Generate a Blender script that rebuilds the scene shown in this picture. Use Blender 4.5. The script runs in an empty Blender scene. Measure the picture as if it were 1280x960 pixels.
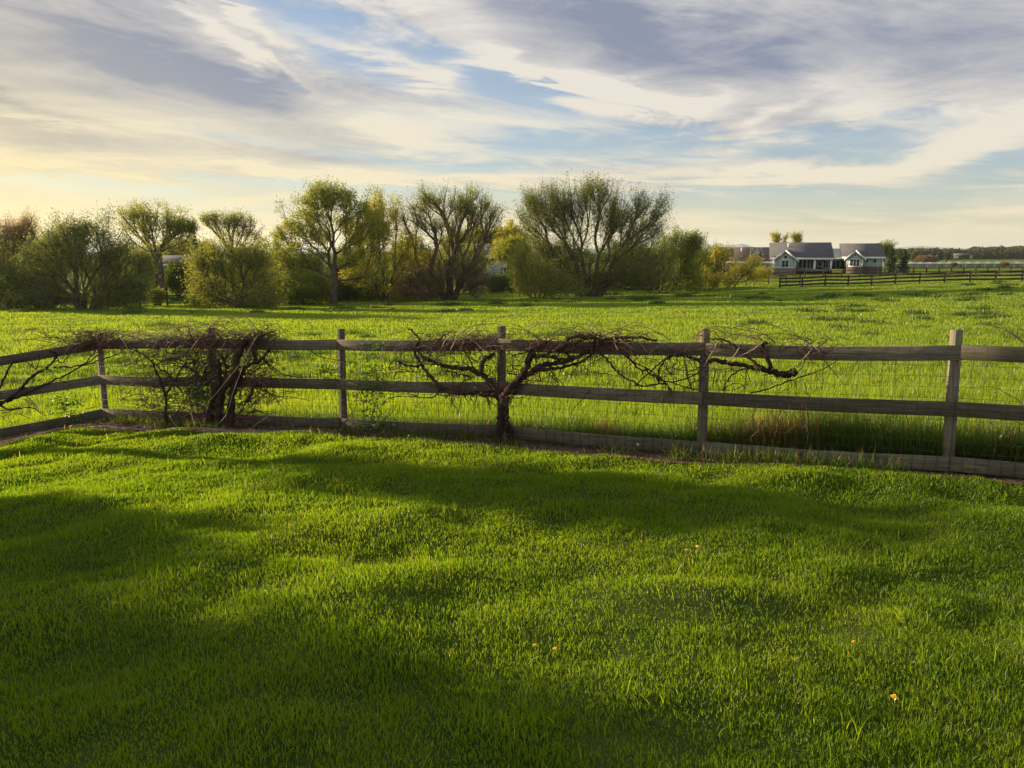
import bpy, math, random
import numpy as np
from mathutils import Vector, Matrix
R = math.radians
rng = np.random.default_rng(7)
random.seed(7)
C = bpy.context.scene.collection
EYE = 1.65
TH = math.atan(165/960)
SUN_AZ, SUN_EL = R(-66), R(12.5)

# ------------------------------------------------------------------ pixels to world
def ray(px, py):
    u = (px-640)/960; v = (480-py)/960
    return np.array([u, math.cos(TH)+v*math.sin(TH), -math.sin(TH)+v*math.cos(TH)])
def W(px, py, Y):
    d = ray(px, py); return np.array([0, 0, EYE]) + d*(Y/d[1])
def below(py):                                   # tangent below the horizon
    v = (480-py)/960; return -math.tan(math.atan(v)-TH)

# ------------------------------------------------------------------ noise
def vnoise(x, y, seed=0):
    x = np.asarray(x, float); y = np.asarray(y, float)
    xi = np.floor(x).astype(np.int64); yi = np.floor(y).astype(np.int64)
    fx = x-xi; fy = y-yi; fx = fx*fx*(3-2*fx); fy = fy*fy*(3-2*fy)
    def h(a, b):
        n = (a*374761393 + b*668265263 + seed*1274126177) & 0x7fffffff
        n = ((n ^ (n >> 13))*1103515245) & 0x7fffffff
        return ((n ^ (n >> 16)) & 0xffff)/65535.0
    return (h(xi, yi)*(1-fx)+h(xi+1, yi)*fx)*(1-fy)+(h(xi, yi+1)*(1-fx)+h(xi+1, yi+1)*fx)*fy
def fbm(x, y, seed=0, o=3):
    s = 0; a = .5; t = 0
    for i in range(o):
        s = s+a*vnoise(x*2**i, y*2**i, seed+i*17); t += a; a *= .5
    return s/t

# ------------------------------------------------------------------ fence line and terrain
POSTS = [(-10.9, 10.2, -1.55), (-8.6, 10.94, -1.24), (-6.31, 11.68, -.93), (-4.21, 10.68, -.78), (-2.26, 10.07, -.73),
         (-.13, 9.08, -.60), (2.05, 8.03, -.53), (4.14, 7.05, -.44), (6.4, 6.0, -.38), (8.6, 4.98, -.34)]
FX = np.array([p[0] for p in POSTS]); FY = np.array([p[1] for p in POSTS]); FZ = np.array([p[2] for p in POSTS])
def fence_y(x): return np.interp(x, FX, FY)
def xpx(px, Y, py): return (px-640)/960*Y/ (math.cos(TH)+(480-py)/960*math.sin(TH))
ctrl = [(0, 0, 0), (0, 2.2, -.06), (-3, 2, -.08), (3, 2, -.06), (0, 5.5, -.31), (-4, 5.5, -.40), (4, 4, -.2), (-8, 5, -.8), (-9, 0, -.6), (9, 0, -.1), (0, -8, .1), (-12, -8, -.5), (12, -8, .1), (-20, 10, -1.9), (-20, 2, -1.6), (14, 3, -.2)]
ctrl += [(p[0], p[1], p[2]) for p in POSTS]
def fp(px, py, Y): return (xpx(px, Y, py), Y, EYE-below(py)*Y)
ctrl += [(0, 15, EYE-2.78), (-9, 15, EYE-3.1), (8, 13, EYE-2.45), (0, 25, EYE-3.3), (-16, 25, EYE-3.65), (15, 22, EYE-2.85), (0, 40, EYE-3.9), (-26, 40, EYE-4.25), (26, 38, EYE-3.2),
         fp(0, 389, 60), fp(200, 386, 63), fp(320, 384, 68), fp(450, 379, 76), fp(560, 374, 82), fp(640, 368, 86), fp(760, 367, 90), fp(880, 364, 92), fp(975, 360, 92), fp(1130, 355.5, 88), fp(1280, 352, 85), fp(1500, 346, 80),
         fp(-300, 389, 50), fp(0, 384, 76), fp(220, 368, 96), fp(450, 370, 100), fp(640, 350, 130), fp(1000, 341.2, 128), fp(1080, 341.2, 128), fp(925, 345, 134), fp(1280, 341, 140), fp(900, 348, 125), fp(1500, 338, 140), fp(-300, 372, 100),
         fp(1280, 333.3, 224), fp(1140, 334, 224), fp(640, 336, 240), fp(0, 340, 220), fp(1600, 333, 224), fp(1280, 324.3, 520), fp(640, 324.5, 520), fp(0, 325, 520), fp(1800, 324, 520),
         (-900, 900, -5), (900, 900, -4.2), (0, 1000, -5), (0, 5000, -8), (-5000, 5000, -8), (5000, 5000, -8), (-60, -8, -3), (60, -8, -.5), (-200, 40, -4), (200, 40, -2), (0, 12000, -8)]
ctrl = np.array(ctrl, float)
def warp(x, y):
    yy = np.maximum(y, -10)
    return np.stack([x/(np.maximum(y, 0)+7)*1.2, np.log(yy+13)*1.1], -1)
_cw = warp(ctrl[:, 0], ctrl[:, 1])
_D = np.sqrt(((_cw[:, None]-_cw[None])**2).sum(-1)+.0004)
_wt = np.linalg.solve(_D-np.eye(len(ctrl))*.0004, ctrl[:, 2])
def zbase(x, y):
    x = np.atleast_1d(np.asarray(x, float)); y = np.atleast_1d(np.asarray(y, float)); out = np.empty(x.shape)
    for i in range(0, len(x), 50000):
        w = warp(x[i:i+50000], y[i:i+50000])
        out[i:i+50000] = np.sqrt(((w[:, None]-_cw[None])**2).sum(-1)+.0004)@_wt
    return out
def bumps(x, y):
    near = np.clip(1-(y-fence_y(x))/1.0, 0, 1)*np.clip((fence_y(x)-y)/1.2+.15, 0, 1)
    far = np.clip((y-fence_y(x)-1)/4, 0, 1)*np.clip((140-y)/40, 0, 1)
    b = near*((vnoise(x*1.1, y*1.3, 3)-.5)*.15+(vnoise(x*2.6, y*2.8, 5)-.5)*.07)
    b = b+far*((vnoise(x*.35, y*.35, 9)-.5)*.16+(vnoise(x*1.0, y*1.0, 11)-.5)*.07)
    return b
def gz(x, y):
    x = np.atleast_1d(np.asarray(x, float)); y = np.atleast_1d(np.asarray(y, float))
    return zbase(x, y)+bumps(x, y)
def gz1(x, y): return float(gz(x, y)[0])

# ------------------------------------------------------------------ object helpers
def tag(o, label=None, cat=None, group=None, kind=None):
    if label: o['label'] = label
    if cat: o['category'] = cat
    if group: o['group'] = group
    if kind: o['kind'] = kind
    return o
def empty(name, loc, label, cat, group=None, rz=0):
    o = bpy.data.objects.new(name, None); C.objects.link(o); o.location = loc; o.rotation_euler.z = rz
    o.empty_display_size = .3
    return tag(o, label, cat, group)
def mesh(name, v, f, mat, parent=None, smooth=False, attrs=None, local=None):
    """v: Nx3 array in world (or local) space, f: list of (verts-per-face, index array) blocks or list of tuples"""
    v = np.asarray(v, float)
    if parent is not None and local is None:
        M = np.array(Matrix.Translation(parent.location)@Matrix.Rotation(parent.rotation_euler.z, 4, 'Z')); Mi = np.linalg.inv(M)
        v = v@Mi[:3, :3].T+Mi[:3, 3]
    me = bpy.data.meshes.new(name)
    if isinstance(f, np.ndarray): f = [f]
    if len(f) and isinstance(f[0], np.ndarray):
        loops = np.concatenate([a.ravel() for a in f]).astype(np.int32)
        cnt = np.concatenate([np.full(len(a), a.shape[1], np.int32) for a in f])
    else:
        loops = np.array([i for t in f for i in t], np.int32); cnt = np.array([len(t) for t in f], np.int32)
    st = np.concatenate([[0], np.cumsum(cnt)[:-1]]).astype(np.int32)
    me.vertices.add(len(v)); me.vertices.foreach_set('co', v.astype(np.float32).ravel())
    me.loops.add(len(loops)); me.loops.foreach_set('vertex_index', loops)
    me.polygons.add(len(cnt)); me.polygons.foreach_set('loop_start', st)
    if smooth: me.polygons.foreach_set('use_smooth', np.ones(len(cnt), bool))
    if attrs:
        for k, a in attrs.items():
            at = me.attributes.new(k, 'FLOAT', 'POINT'); at.data.foreach_set('value', np.asarray(a, np.float32))
    me.update(calc_edges=True); me.materials.append(mat)
    o = bpy.data.objects.new(name, me); C.objects.link(o)
    if parent: o.parent = parent
    return o
class MB:
    def __init__(s): s.v = []; s.f = []; s.cut = []
    def add(s, v, f):
        n = len(s.v); s.cut.append((n, len(s.f))); s.v += [tuple(p) for p in v]; s.f += [tuple(i+n for i in t) for t in f]; return s
    def box(s, x0, x1, y0, y1, z0, z1):
        return s.add([(x0, y0, z0), (x1, y0, z0), (x1, y1, z0), (x0, y1, z0), (x0, y0, z1), (x1, y0, z1), (x1, y1, z1), (x0, y1, z1)],
                     [(0, 3, 2, 1), (4, 5, 6, 7), (0, 1, 5, 4), (1, 2, 6, 5), (2, 3, 7, 6), (3, 0, 4, 7)])
    def beam(s, a, b, w, h, up=(0, 0, 1)):      # rectangular bar from a to b, w across, h along up
        a = Vector(a); b = Vector(b); d = (b-a).normalized(); sd = d.cross(Vector(up)).normalized()*w/2; u = sd.cross(d).normalized()*h/2
        if u.dot(Vector(up)) < 0: u = -u
        return s.add([a-sd-u, a+sd-u, a+sd+u, a-sd+u, b-sd-u, b+sd-u, b+sd+u, b-sd+u],
                     [(0, 1, 2, 3), (7, 6, 5, 4), (4, 5, 1, 0), (5, 6, 2, 1), (6, 7, 3, 2), (7, 4, 0, 3)])
    def prism(s, pts, off):                      # polygon pts extruded by vector off
        n = len(pts); P = [Vector(p) for p in pts]; Q = [p+Vector(off) for p in P]
        return s.add(P+Q, [tuple(range(n)), tuple(range(2*n-1, n-1, -1))]+[(i, i+n, (i+1) % n+n, (i+1) % n) for i in range(n)])
    def tube(s, pts, rad, k=5):
        v, f = tube(pts, rad, k); return s.add(v, f)
    def build(s, name, mat, parent=None, smooth=False, local=True, bev=0):
        o = mesh(name, np.array(s.v), s.f, mat, parent, smooth, local=local or None)
        if bev:
            m = o.modifiers.new('b', 'BEVEL'); m.width = bev; m.segments = 1
        return o
def smooth_path(p, n=5):
    p = np.asarray(p, float); out = []
    q = np.vstack([2*p[0]-p[1], p, 2*p[-1]-p[-2]])
    for i in range(1, len(q)-2):
        for t in np.linspace(0, 1, n, endpoint=False):
            out.append(.5*((2*q[i])+(-q[i-1]+q[i+1])*t+(2*q[i-1]-5*q[i]+4*q[i+1]-q[i+2])*t*t+(-q[i-1]+3*q[i]-3*q[i+1]+q[i+2])*t**3))
    out.append(q[-2]); return np.array(out)
def tube(pts, rad, k=5, jit=0):
    pts = np.asarray(pts, float); n = len(pts); rad = np.broadcast_to(np.asarray(rad, float), (n,))
    d = np.gradient(pts, axis=0); d /= np.linalg.norm(d, axis=1)[:, None]+1e-9
    ref = np.where(np.abs(d[:, 2:3]) > .9, np.array([[1., 0, 0]]), np.array([[0, 0, 1.]]))
    a = np.cross(d, ref); a /= np.linalg.norm(a, axis=1)[:, None]+1e-9
    for i in range(1, n):
        b = a[i-1]-d[i]*np.dot(a[i-1], d[i]); L = np.linalg.norm(b)
        if L > 1e-3: a[i] = b/L
    b = np.cross(d, a); an = np.arange(k)/k*2*math.pi
    rr = rad[:, None]*np.ones(k)
    if jit: rr = rr*(1+rng.uniform(-jit, jit, (n, k)))
    v = pts[:, None]+rr[..., None]*(np.cos(an)[None, :, None]*a[:, None]+np.sin(an)[None, :, None]*b[:, None])
    i = np.arange(n-1)[:, None]*k; j = np.arange(k)[None]; j2 = (j+1) % k
    f = np.stack([i+j, i+j2, i+k+j2, i+k+j], -1).reshape(-1, 4)
    F = [tuple(t) for t in f]+[tuple(range(k-1, -1, -1)), tuple(range((n-1)*k, n*k))]
    return v.reshape(-1, 3), F

# ------------------------------------------------------------------ materials
def newmat(name):
    m = bpy.data.materials.new(name); m.use_nodes = True; m.node_tree.nodes.clear()
    return m, m.node_tree.nodes, m.node_tree.links
def col(c): return (*c, 1) if len(c) == 3 else c
def ramp(nd, cols):
    r = nd.new('ShaderNodeValToRGB'); e = r.color_ramp.elements
    while len(e) < len(cols): e.new(.5)
    for i, c in enumerate(cols): e[i].position = c[0]; e[i].color = col(c[1])
    return r
def m_leaf(name, a, b, dry=(.3, .2, .08), trans=.5, ts=1.5, gloss=.08):
    m, nd, ln = newmat(name)
    at = nd.new('ShaderNodeAttribute'); at.attribute_name = 'tint'
    ad = nd.new('ShaderNodeAttribute'); ad.attribute_name = 'dry'
    r = ramp(nd, [(0, a), (1, b)]); ln.new(at.outputs['Fac'], r.inputs[0])
    mx = nd.new('ShaderNodeMix'); mx.data_type = 'RGBA'; ln.new(ad.outputs['Fac'], mx.inputs[0]); ln.new(r.outputs[0], mx.inputs[6]); mx.inputs[7].default_value = col(dry)
    tc = nd.new('ShaderNodeMix'); tc.data_type = 'RGBA'; tc.blend_type = 'MULTIPLY'; tc.inputs[0].default_value = 1; ln.new(mx.outputs[2], tc.inputs[6]); tc.inputs[7].default_value = (ts*1.15, ts, ts*.5, 1)
    df = nd.new('ShaderNodeBsdfDiffuse'); tr = nd.new('ShaderNodeBsdfTranslucent'); gl = nd.new('ShaderNodeBsdfGlossy'); gl.inputs['Roughness'].default_value = .45
    gl.inputs['Color'].default_value = (.8, .85, .7, 1)
    ln.new(mx.outputs[2], df.inputs[0]); ln.new(tc.outputs[2], tr.inputs[0])
    x = nd.new('ShaderNodeMixShader'); x.inputs[0].default_value = trans; ln.new(df.outputs[0], x.inputs[1]); ln.new(tr.outputs[0], x.inputs[2])
    y = nd.new('ShaderNodeMixShader'); y.inputs[0].default_value = gloss; ln.new(x.outputs[0], y.inputs[1]); ln.new(gl.outputs[0], y.inputs[2])
    o = nd.new('ShaderNodeOutputMaterial'); ln.new(y.outputs[0], o.inputs[0]); return m
def m_noise(name, cols, scale=3, rough=.85, stretch=(1, 1, 1), bump=.3, bscale=None, detail=5, spec=.2, dist=.02, coords='Object'):
    m, nd, ln = newmat(name)
    tc = nd.new('ShaderNodeTexCoord'); mp = nd.new('ShaderNodeMapping'); mp.inputs['Scale'].default_value = stretch
    ln.new(tc.outputs[coords], mp.inputs[0])
    n = nd.new('ShaderNodeTexNoise'); n.inputs['Scale'].default_value = scale; n.inputs['Detail'].default_value = detail; n.inputs['Roughness'].default_value = .62
    ln.new(mp.outputs[0], n.inputs[0])
    r = ramp(nd, cols); ln.new(n.outputs[0], r.inputs[0])
    p = nd.new('ShaderNodeBsdfPrincipled'); p.inputs['Roughness'].default_value = rough; p.inputs['Specular IOR Level'].default_value = spec
    ln.new(r.outputs[0], p.inputs['Base Color'])
    if bump:
        n2 = nd.new('ShaderNodeTexNoise'); n2.inputs['Scale'].default_value = bscale or scale*3; n2.inputs['Detail'].default_value = 4; ln.new(mp.outputs[0], n2.inputs[0])
        b = nd.new('ShaderNodeBump'); b.inputs['Strength'].default_value = bump; b.inputs['Distance'].default_value = dist
        ln.new(n2.outputs[0], b.inputs['Height']); ln.new(b.outputs[0], p.inputs['Normal'])
    o = nd.new('ShaderNodeOutputMaterial'); ln.new(p.outputs[0], o.inputs[0]); return m
def m_plain(name, c, rough=.6, metal=0, spec=.3):
    return m_noise(name, [(.3, tuple(x*.85 for x in c)), (.7, tuple(min(1, x*1.12) for x in c))], 2.5, rough, bump=0, spec=spec)

MG = m_leaf('lawn_blade', (.054, .118, .004), (.156, .222, .007), dry=(.24, .20, .08), trans=.6, ts=2.5, gloss=.025)
MF = m_leaf('meadow_blade', (.085, .160, .007), (.165, .238, .010), dry=(.27, .20, .06), trans=.6, ts=2.2, gloss=.04)
MT = m_leaf('tall_blade', (.034, .085, .009), (.09, .155, .014), dry=(.20, .10, .05), trans=.5, ts=1.6, gloss=.04)  # darkened green: shade behind the fence is put into the blade colour
def trail(name, a, b): return m_leaf(name, a, b, trans=.5, ts=1.9, gloss=.03)
ML_cotton = trail('cottonwood_leaf', (0.12, 0.165, 0.02), (0.26, 0.28, 0.036))
ML_yell = trail('young_leaf', (0.210, 0.238, 0.022), (0.378, 0.343, 0.034))
ML_willow = trail('willow_leaf', (0.084, 0.125, 0.024), (0.168, 0.205, 0.038))
ML_willow2 = trail('pale_willow_leaf', (0.140, 0.185, 0.031), (0.252, 0.271, 0.048))
ML_bush = trail('bush_leaf', (0.098, 0.158, 0.019), (0.196, 0.238, 0.029))
ML_pink = trail('bud_leaf', (.26, .20, .11), (.36, .28, .14))
ML_conif = m_leaf('needle', (.018, .042, .014), (.035, .065, .02), trans=.25, ts=1.3)
ML_dark = trail('dark_leaf', (0.049, 0.086, 0.017), (0.091, 0.132, 0.024))  # darker green foliage of shrubs, bushes and background trees
ML_brown = trail('twig_brush', (.13, .085, .045), (.20, .14, .07))
ML_vine = m_leaf('climber_leaf', (.035, .10, .012), (.085, .17, .018), trans=.5, ts=1.8)
BARK = m_noise('bark', [(.3, (.06, .045, .035)), (.7, (.16, .125, .095))], 1.5, .95, bump=0)
BARKL = m_noise('pale_bark', [(.3, (.12, .09, .07)), (.7, (.26, .20, .15))], 1.5, .95, bump=0)
VINE = m_noise('vine_bark', [(.3, (.022, .014, .012)), (.55, (.055, .034, .028)), (.8, (.13, .09, .075))], 9, .9, bump=.8, bscale=60, dist=.01, spec=.1)
CANE = m_noise('cane_bark', [(.3, (.075, .036, .028)), (.6, (.17, .09, .068)), (.85, (.32, .20, .15))], 5, .7, bump=0, spec=.3)
CANEL = m_noise('pale_cane', [(.3, (.30, .22, .16)), (.8, (.48, .38, .28))], 5, .7, bump=0, spec=.3)

# ground: soil and turf under the blades
def ground_mat():
    m, nd, ln = newmat('turf_soil')
    tc = nd.new('ShaderNodeTexCoord')
    def noi(s, d=4):
        n = nd.new('ShaderNodeTexNoise'); n.inputs['Scale'].default_value = s; n.inputs['Detail'].default_value = d; ln.new(tc.outputs['Object'], n.inputs[0]); return n
    n1 = noi(.12, 6); n2 = noi(2.2, 6); n3 = noi(.008, 4)
    r1 = ramp(nd, [(.3, (.09, .15, .010)), (.7, (.15, .20, .014))]); ln.new(n1.outputs[0], r1.inputs[0])
    r2 = ramp(nd, [(.35, (.07, .12, .008)), (.7, (.14, .19, .014))]); ln.new(n2.outputs[0], r2.inputs[0])
    x = nd.new('ShaderNodeMix'); x.data_type = 'RGBA'; x.inputs[0].default_value = .5; ln.new(r1.outputs[0], x.inputs[6]); ln.new(r2.outputs[0], x.inputs[7])
    p = nd.new('ShaderNodeBsdfPrincipled'); p.inputs['Roughness'].default_value = .95; p.inputs['Specular IOR Level'].default_value = .05
    at = nd.new('ShaderNodeAttribute'); at.attribute_name = 'lawn'
    r3 = ramp(nd, [(.35, (.025, .045, .006)), (.7, (.06, .075, .014))]); ln.new(n2.outputs[0], r3.inputs[0])
    y = nd.new('ShaderNodeMix'); y.data_type = 'RGBA'; ln.new(at.outputs['Fac'], y.inputs[0]); ln.new(x.outputs[2], y.inputs[6]); ln.new(r3.outputs[0], y.inputs[7])
    ln.new(y.outputs[2], p.inputs['Base Color'])
    b = nd.new('ShaderNodeBump'); b.inputs['Strength'].default_value = .8; b.inputs['Distance'].default_value = .08; ln.new(n2.outputs[0], b.inputs['Height']); ln.new(b.outputs[0], p.inputs['Normal'])
    o = nd.new('ShaderNodeOutputMaterial'); ln.new(p.outputs[0], o.inputs[0]); return m
MGROUND = ground_mat()

# ------------------------------------------------------------------ ground sheet
def grid_axis(pieces):
    out = []
    for a, b, n in pieces: out += list(np.linspace(a, b, n, endpoint=False))
    out.append(pieces[-1][1]); return np.array(out)
ys = grid_axis([(-60, -8, 14), (-8, 0, 16), (0, 16, 130), (16, 40, 80), (40, 110, 110), (110, 300, 40), (300, 1200, 20), (1200, 9000, 14)])
xs = grid_axis([(-9000, -1200, 10), (-1200, -300, 12), (-300, -80, 24), (-80, -30, 50), (-30, -12, 40), (-12, 12, 160), (12, 30, 40), (30, 80, 50), (80, 300, 24), (300, 1200, 12), (1200, 9000, 10)])
X, Y = np.meshgrid(xs, ys); nx, ny = len(xs), len(ys)
Z = gz(X.ravel(), Y.ravel())
i, j = np.meshgrid(np.arange(nx-1), np.arange(ny-1)); a = (j*nx+i).ravel()
ground = mesh('ground', np.stack([X.ravel(), Y.ravel(), Z], -1), np.stack([a, a+1, a+nx+1, a+nx], -1), MGROUND, smooth=True, attrs={'lawn': np.clip((fence_y(X.ravel())-Y.ravel())/.3+.5, 0, 1)*(Y.ravel() > -40)})
tag(ground, kind='structure')

# ------------------------------------------------------------------ blades
def blades(name, x, y, h, w, mat, tint, dry, segs=2, lean=.35, kind='stuff', label=None, cat=None, z=None, parent=None):
    n = len(x); z = gz(x, y)-.008 if z is None else z
    base = np.stack([x, y, z], -1)
    az = rng.uniform(0, 2*math.pi, n); wd = np.stack([np.cos(az), np.sin(az), np.zeros(n)], -1)
    la = rng.uniform(0, 2*math.pi, n); lm = np.abs(rng.normal(0, lean, n))
    ld = np.stack([np.cos(la)*lm, np.sin(la)*lm, np.ones(n)], -1); ld /= np.linalg.norm(ld, axis=1)[:, None]
    ldt = ld.copy(); ldt[:, :2] *= 2.1; ldt /= np.linalg.norm(ldt, axis=1)[:, None]
    W2 = (w/2)[:, None]*wd; H = h[:, None]
    if segs == 1:
        v = np.stack([base-W2, base+W2, base+H*ld], 1).reshape(-1, 3); k = 3
        f = [np.arange(n*3).reshape(-1, 3)]
    else:
        mid = base+H*.55*ld
        v = np.stack([base-W2*.8, base+W2*.8, mid-W2, mid+W2, mid+H*.45*ldt], 1).reshape(-1, 3); k = 5
        o = np.arange(n)[:, None]*5
        f = [np.hstack([o, o+1, o+3, o+2]), np.hstack([o+2, o+3, o+4])]
    ob = mesh(name, v, f, mat, attrs={'tint': np.repeat(np.clip(tint, 0, 1), k), 'dry': np.repeat(np.clip(dry, 0, 1), k)}, parent=parent)
    return tag(ob, label, cat, kind=kind)

# lawn: distance from the fence line where the soil bed begins
def bed_w(x): return np.interp(x, [-12, -7, -6, -3.5, -1.8, 0, 2, 5, 9], [.9, .8, .75, .62, .45, .38, .30, .22, .2])
N = 780000
y = rng.uniform(.9, 12.2, N); x = rng.uniform(-1, 1, N)*(.80*y+.7)
dfn = (fence_y(x)-y)
edge = bed_w(x)+ (fbm(x*2.2, y*2.2, 61)-.5)*.25
keep = dfn > edge*(1-.5*(rng.random(N) < .04))
bare = np.exp(-(((x-.98)/.55)**2+((y-3.72)/.28)**2))
keep &= rng.random(N) > bare*.5
clump = fbm(x*6.5, y*6.5, 21, 2); big = fbm(x*1.3, y*1.6, 31, 3)
keep &= rng.random(N) < .55+.9*clump
x, y, clump, big, bare = x[keep], y[keep], clump[keep], big[keep], bare[keep]; n = len(x)
hh = (.014+.026*clump**1.3+.022*big)*rng.uniform(.6, 1.45, n)*(1-.4*bare)
ww = np.maximum(.0036, .0010*y)*rng.uniform(.7, 1.35, n)
t_ = .15+.8*(fbm(x*.8, y*.8, 41)-.2)*rng.uniform(.5, 1.3, n)
blades('lawn_grass', x, y, hh, ww, MG, t_, (rng.random(n) < .02)*.8, 2, .38)
# longer blades standing up out of the lawn here and there
n = 3200; y = rng.uniform(1.2, 11, n); x = rng.uniform(-1, 1, n)*(.8*y+.6); k = (fence_y(x)-y > .45) & (fbm(x*2, y*2, 77) > .5); x, y = x[k], y[k]; n = len(x)
blades('long_lawn_grass', x, y, rng.uniform(.08, .13, n), np.maximum(.004, .0009*y), MG, rng.uniform(.5, 1, n), (rng.random(n) < .1)*.9, 2, .5)

# patches of clover low in the turf
n = 24000; y = rng.uniform(1.0, 11, n); x = rng.uniform(-1, 1, n)*(.8*y+.6); k = (fence_y(x)-y > .5) & (fbm(x*1.7+9, y*1.7, 177) > .60); x, y = x[k], y[k]; n = len(x)
_c = rng.normal(size=(n, 3)); _P = np.stack([x, y, gz(x, y)+rng.uniform(.012, .035, n)], -1)
_e = np.stack([np.cos(_c[:, 0]*3), np.sin(_c[:, 0]*3), _c[:, 1]*.25], -1)*rng.uniform(.005, .010, n)[:, None]; _f = np.stack([-_e[:, 1], _e[:, 0], _c[:, 2]*.0025], -1)
tag(mesh('lawn_clover', np.stack([_P-_e, _P-_f*.9, _P+_e, _P+_f*.9], 1).reshape(-1, 3), np.arange(n*4).reshape(-1, 4), m_leaf('clover_leaf', (.045, .115, .006), (.10, .18, .010), trans=.5, ts=2.0, gloss=.01), attrs={'tint': np.repeat(rng.random(n), 4), 'dry': np.zeros(n*4)}), kind='stuff')

# meadow beyond the fence
N = 700000
ly = rng.uniform(math.log(6.0), math.log(125), N); y = np.exp(ly); x = rng.uniform(-1, 1, N)*(.76*y+1)
df = y-fence_y(x)
farlim = np.interp(x/y, [-.75, -.45, -.2, 0, .1, .36, .75], [64, 66, 82, 90, 95, 96, 90])
k = (df > .12) & ((y < farlim*1.02) | (rng.random(N) < .8))
x, y, df = x[k], y[k], df[k]; n = len(x)
cl = fbm(x*1.6, y*1.6, 51, 2); cb = fbm(x*.22, y*.22, 52, 3); tuft = fbm(x*.55, y*.32, 53, 2)
k = rng.random(n) < .35+1.1*cl; x, y, df, cl, cb, tuft = (q[k] for q in (x, y, df, cl, cb, tuft)); n = len(x)
hh = (.06+.09*cl+.05*cb)*rng.uniform(.6, 1.3, n)*np.clip(1.15-(y-10)/120, .5, 1.1)
ww = np.maximum(.007, .00115*y)*rng.uniform(.7, 1.4, n)
t_ = .2+.75*cb*rng.uniform(.5, 1.35, n)+.1*cl
blades('meadow_grass', x, y, hh, ww, MF, t_, (rng.random(n) < .03)*.7, 1, .3)
# darker coarse tufts standing in the meadow
tx, ty = [], []
while len(tx) < 420:
    yy = math.exp(random.uniform(math.log(14), math.log(88))); xx = random.uniform(-.72, .72)*yy
    if fbm(xx*.08+yy*.01, yy*.1, 90, 2) > random.uniform(.3, .75): tx.append(xx); ty.append(yy)
tx = np.array(tx); ty = np.array(ty); m = 170
sz = rng.uniform(.10, .34, len(tx))*np.clip(ty/30, .55, 1.5)
x = np.repeat(tx, m)+rng.normal(0, 1, len(tx)*m)*np.repeat(sz, m)*1.0; y = np.repeat(ty, m)+rng.normal(0, 1, len(tx)*m)*np.repeat(sz, m)*.8
n = len(x); hs = np.repeat(np.clip(sz*1.1, .10, .34), m)
blades('meadow_tufts', x, y, hs*rng.uniform(.5, 1.2, n), np.maximum(.008, .0012*y), MT, rng.random(n)*.5, (rng.random(n) < .04)*.5, 1, .6)

# tall unmown grass along the far side of the fence
N = 64000
x = rng.uniform(-9.5, 6.6, N); off = np.abs(rng.normal(0, .38, N))+.07; y = fence_y(x)+off
prof = np.interp(x, [-9.5, -6.2, -4, -2, -1, 0, 1, 1.7, 2.0, 2.6, 3.2, 4, 5, 6.6], [.18, .15, .22, .20, .22, .28, .30, .26, .34, .46, .58, .56, .50, .46])
k = rng.random(N) < .35+1.6*(prof-.15)+.4*fbm(x*3, y*3, 62); x, y, prof = x[k], y[k], prof[k]; n = len(x)
dryp = np.exp(-((x-2.75)/.42)**2)*.75+np.exp(-((x-1.1)/.12)**2)*.8+np.exp(-((x+.6)/.35)**2)*.3+np.exp(-((x+5.2)/.5)**2)*.35+np.exp(-((x-4.9)/.3)**2)*.3
blades('tall_fence_grass', x, y, prof*rng.uniform(.45, 1.15, n)*(.7+.6*fbm(x*4, y*4, 63)), rng.uniform(.004, .009, n), MT, rng.random(n), (rng.random(n) < .05+dryp*.7)*rng.uniform(.4, 1, n), 2, .28)
# grass and weeds poking out on the near side under the bottom rail
N = 9000
x = rng.uniform(-6, 6.4, N); y = fence_y(x)-rng.uniform(.02, .34, N); k = fbm(x*3.3, y*3.3, 64) > .47+.13*np.sin(x*1.7); x, y = x[k], y[k]; n = len(x)
blades('fence_edge_grass', x, y, rng.uniform(.05, .17, n)*(1+.7*(x > 1.5)*rng.random(n)), rng.uniform(.004, .008, n), MT, rng.random(n), (rng.random(n) < .15)*.8, 2, .45)

# ------------------------------------------------------------------ soil bed, mulch and litter along the fence
SOIL = m_noise('mulch_soil', [(.3, (.05, .034, .024)), (.55, (.11, .075, .05)), (.75, (.22, .16, .11))], 14, .95, bump=1, bscale=40, dist=.02, spec=.05)
bx = np.linspace(-10.8, 8, 240); v = []; f = []
for i_, xx in enumerate(bx):
    for t in np.linspace(0, 1, 7):
        yy = fence_y(xx)+.22-t*(.22+float(bed_w(xx))+.12); v.append((xx, yy, 0))
v = np.array(v); v[:, 2] = gz(v[:, 0], v[:, 1])+.006+rng.uniform(0, .012, len(v))
f = [(a*7+b, a*7+b+1, a*7+b+8, a*7+b+7) for a in range(239) for b in range(6)]
tag(mesh('soil_path', v, f, SOIL, smooth=True), kind='structure')
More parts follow.
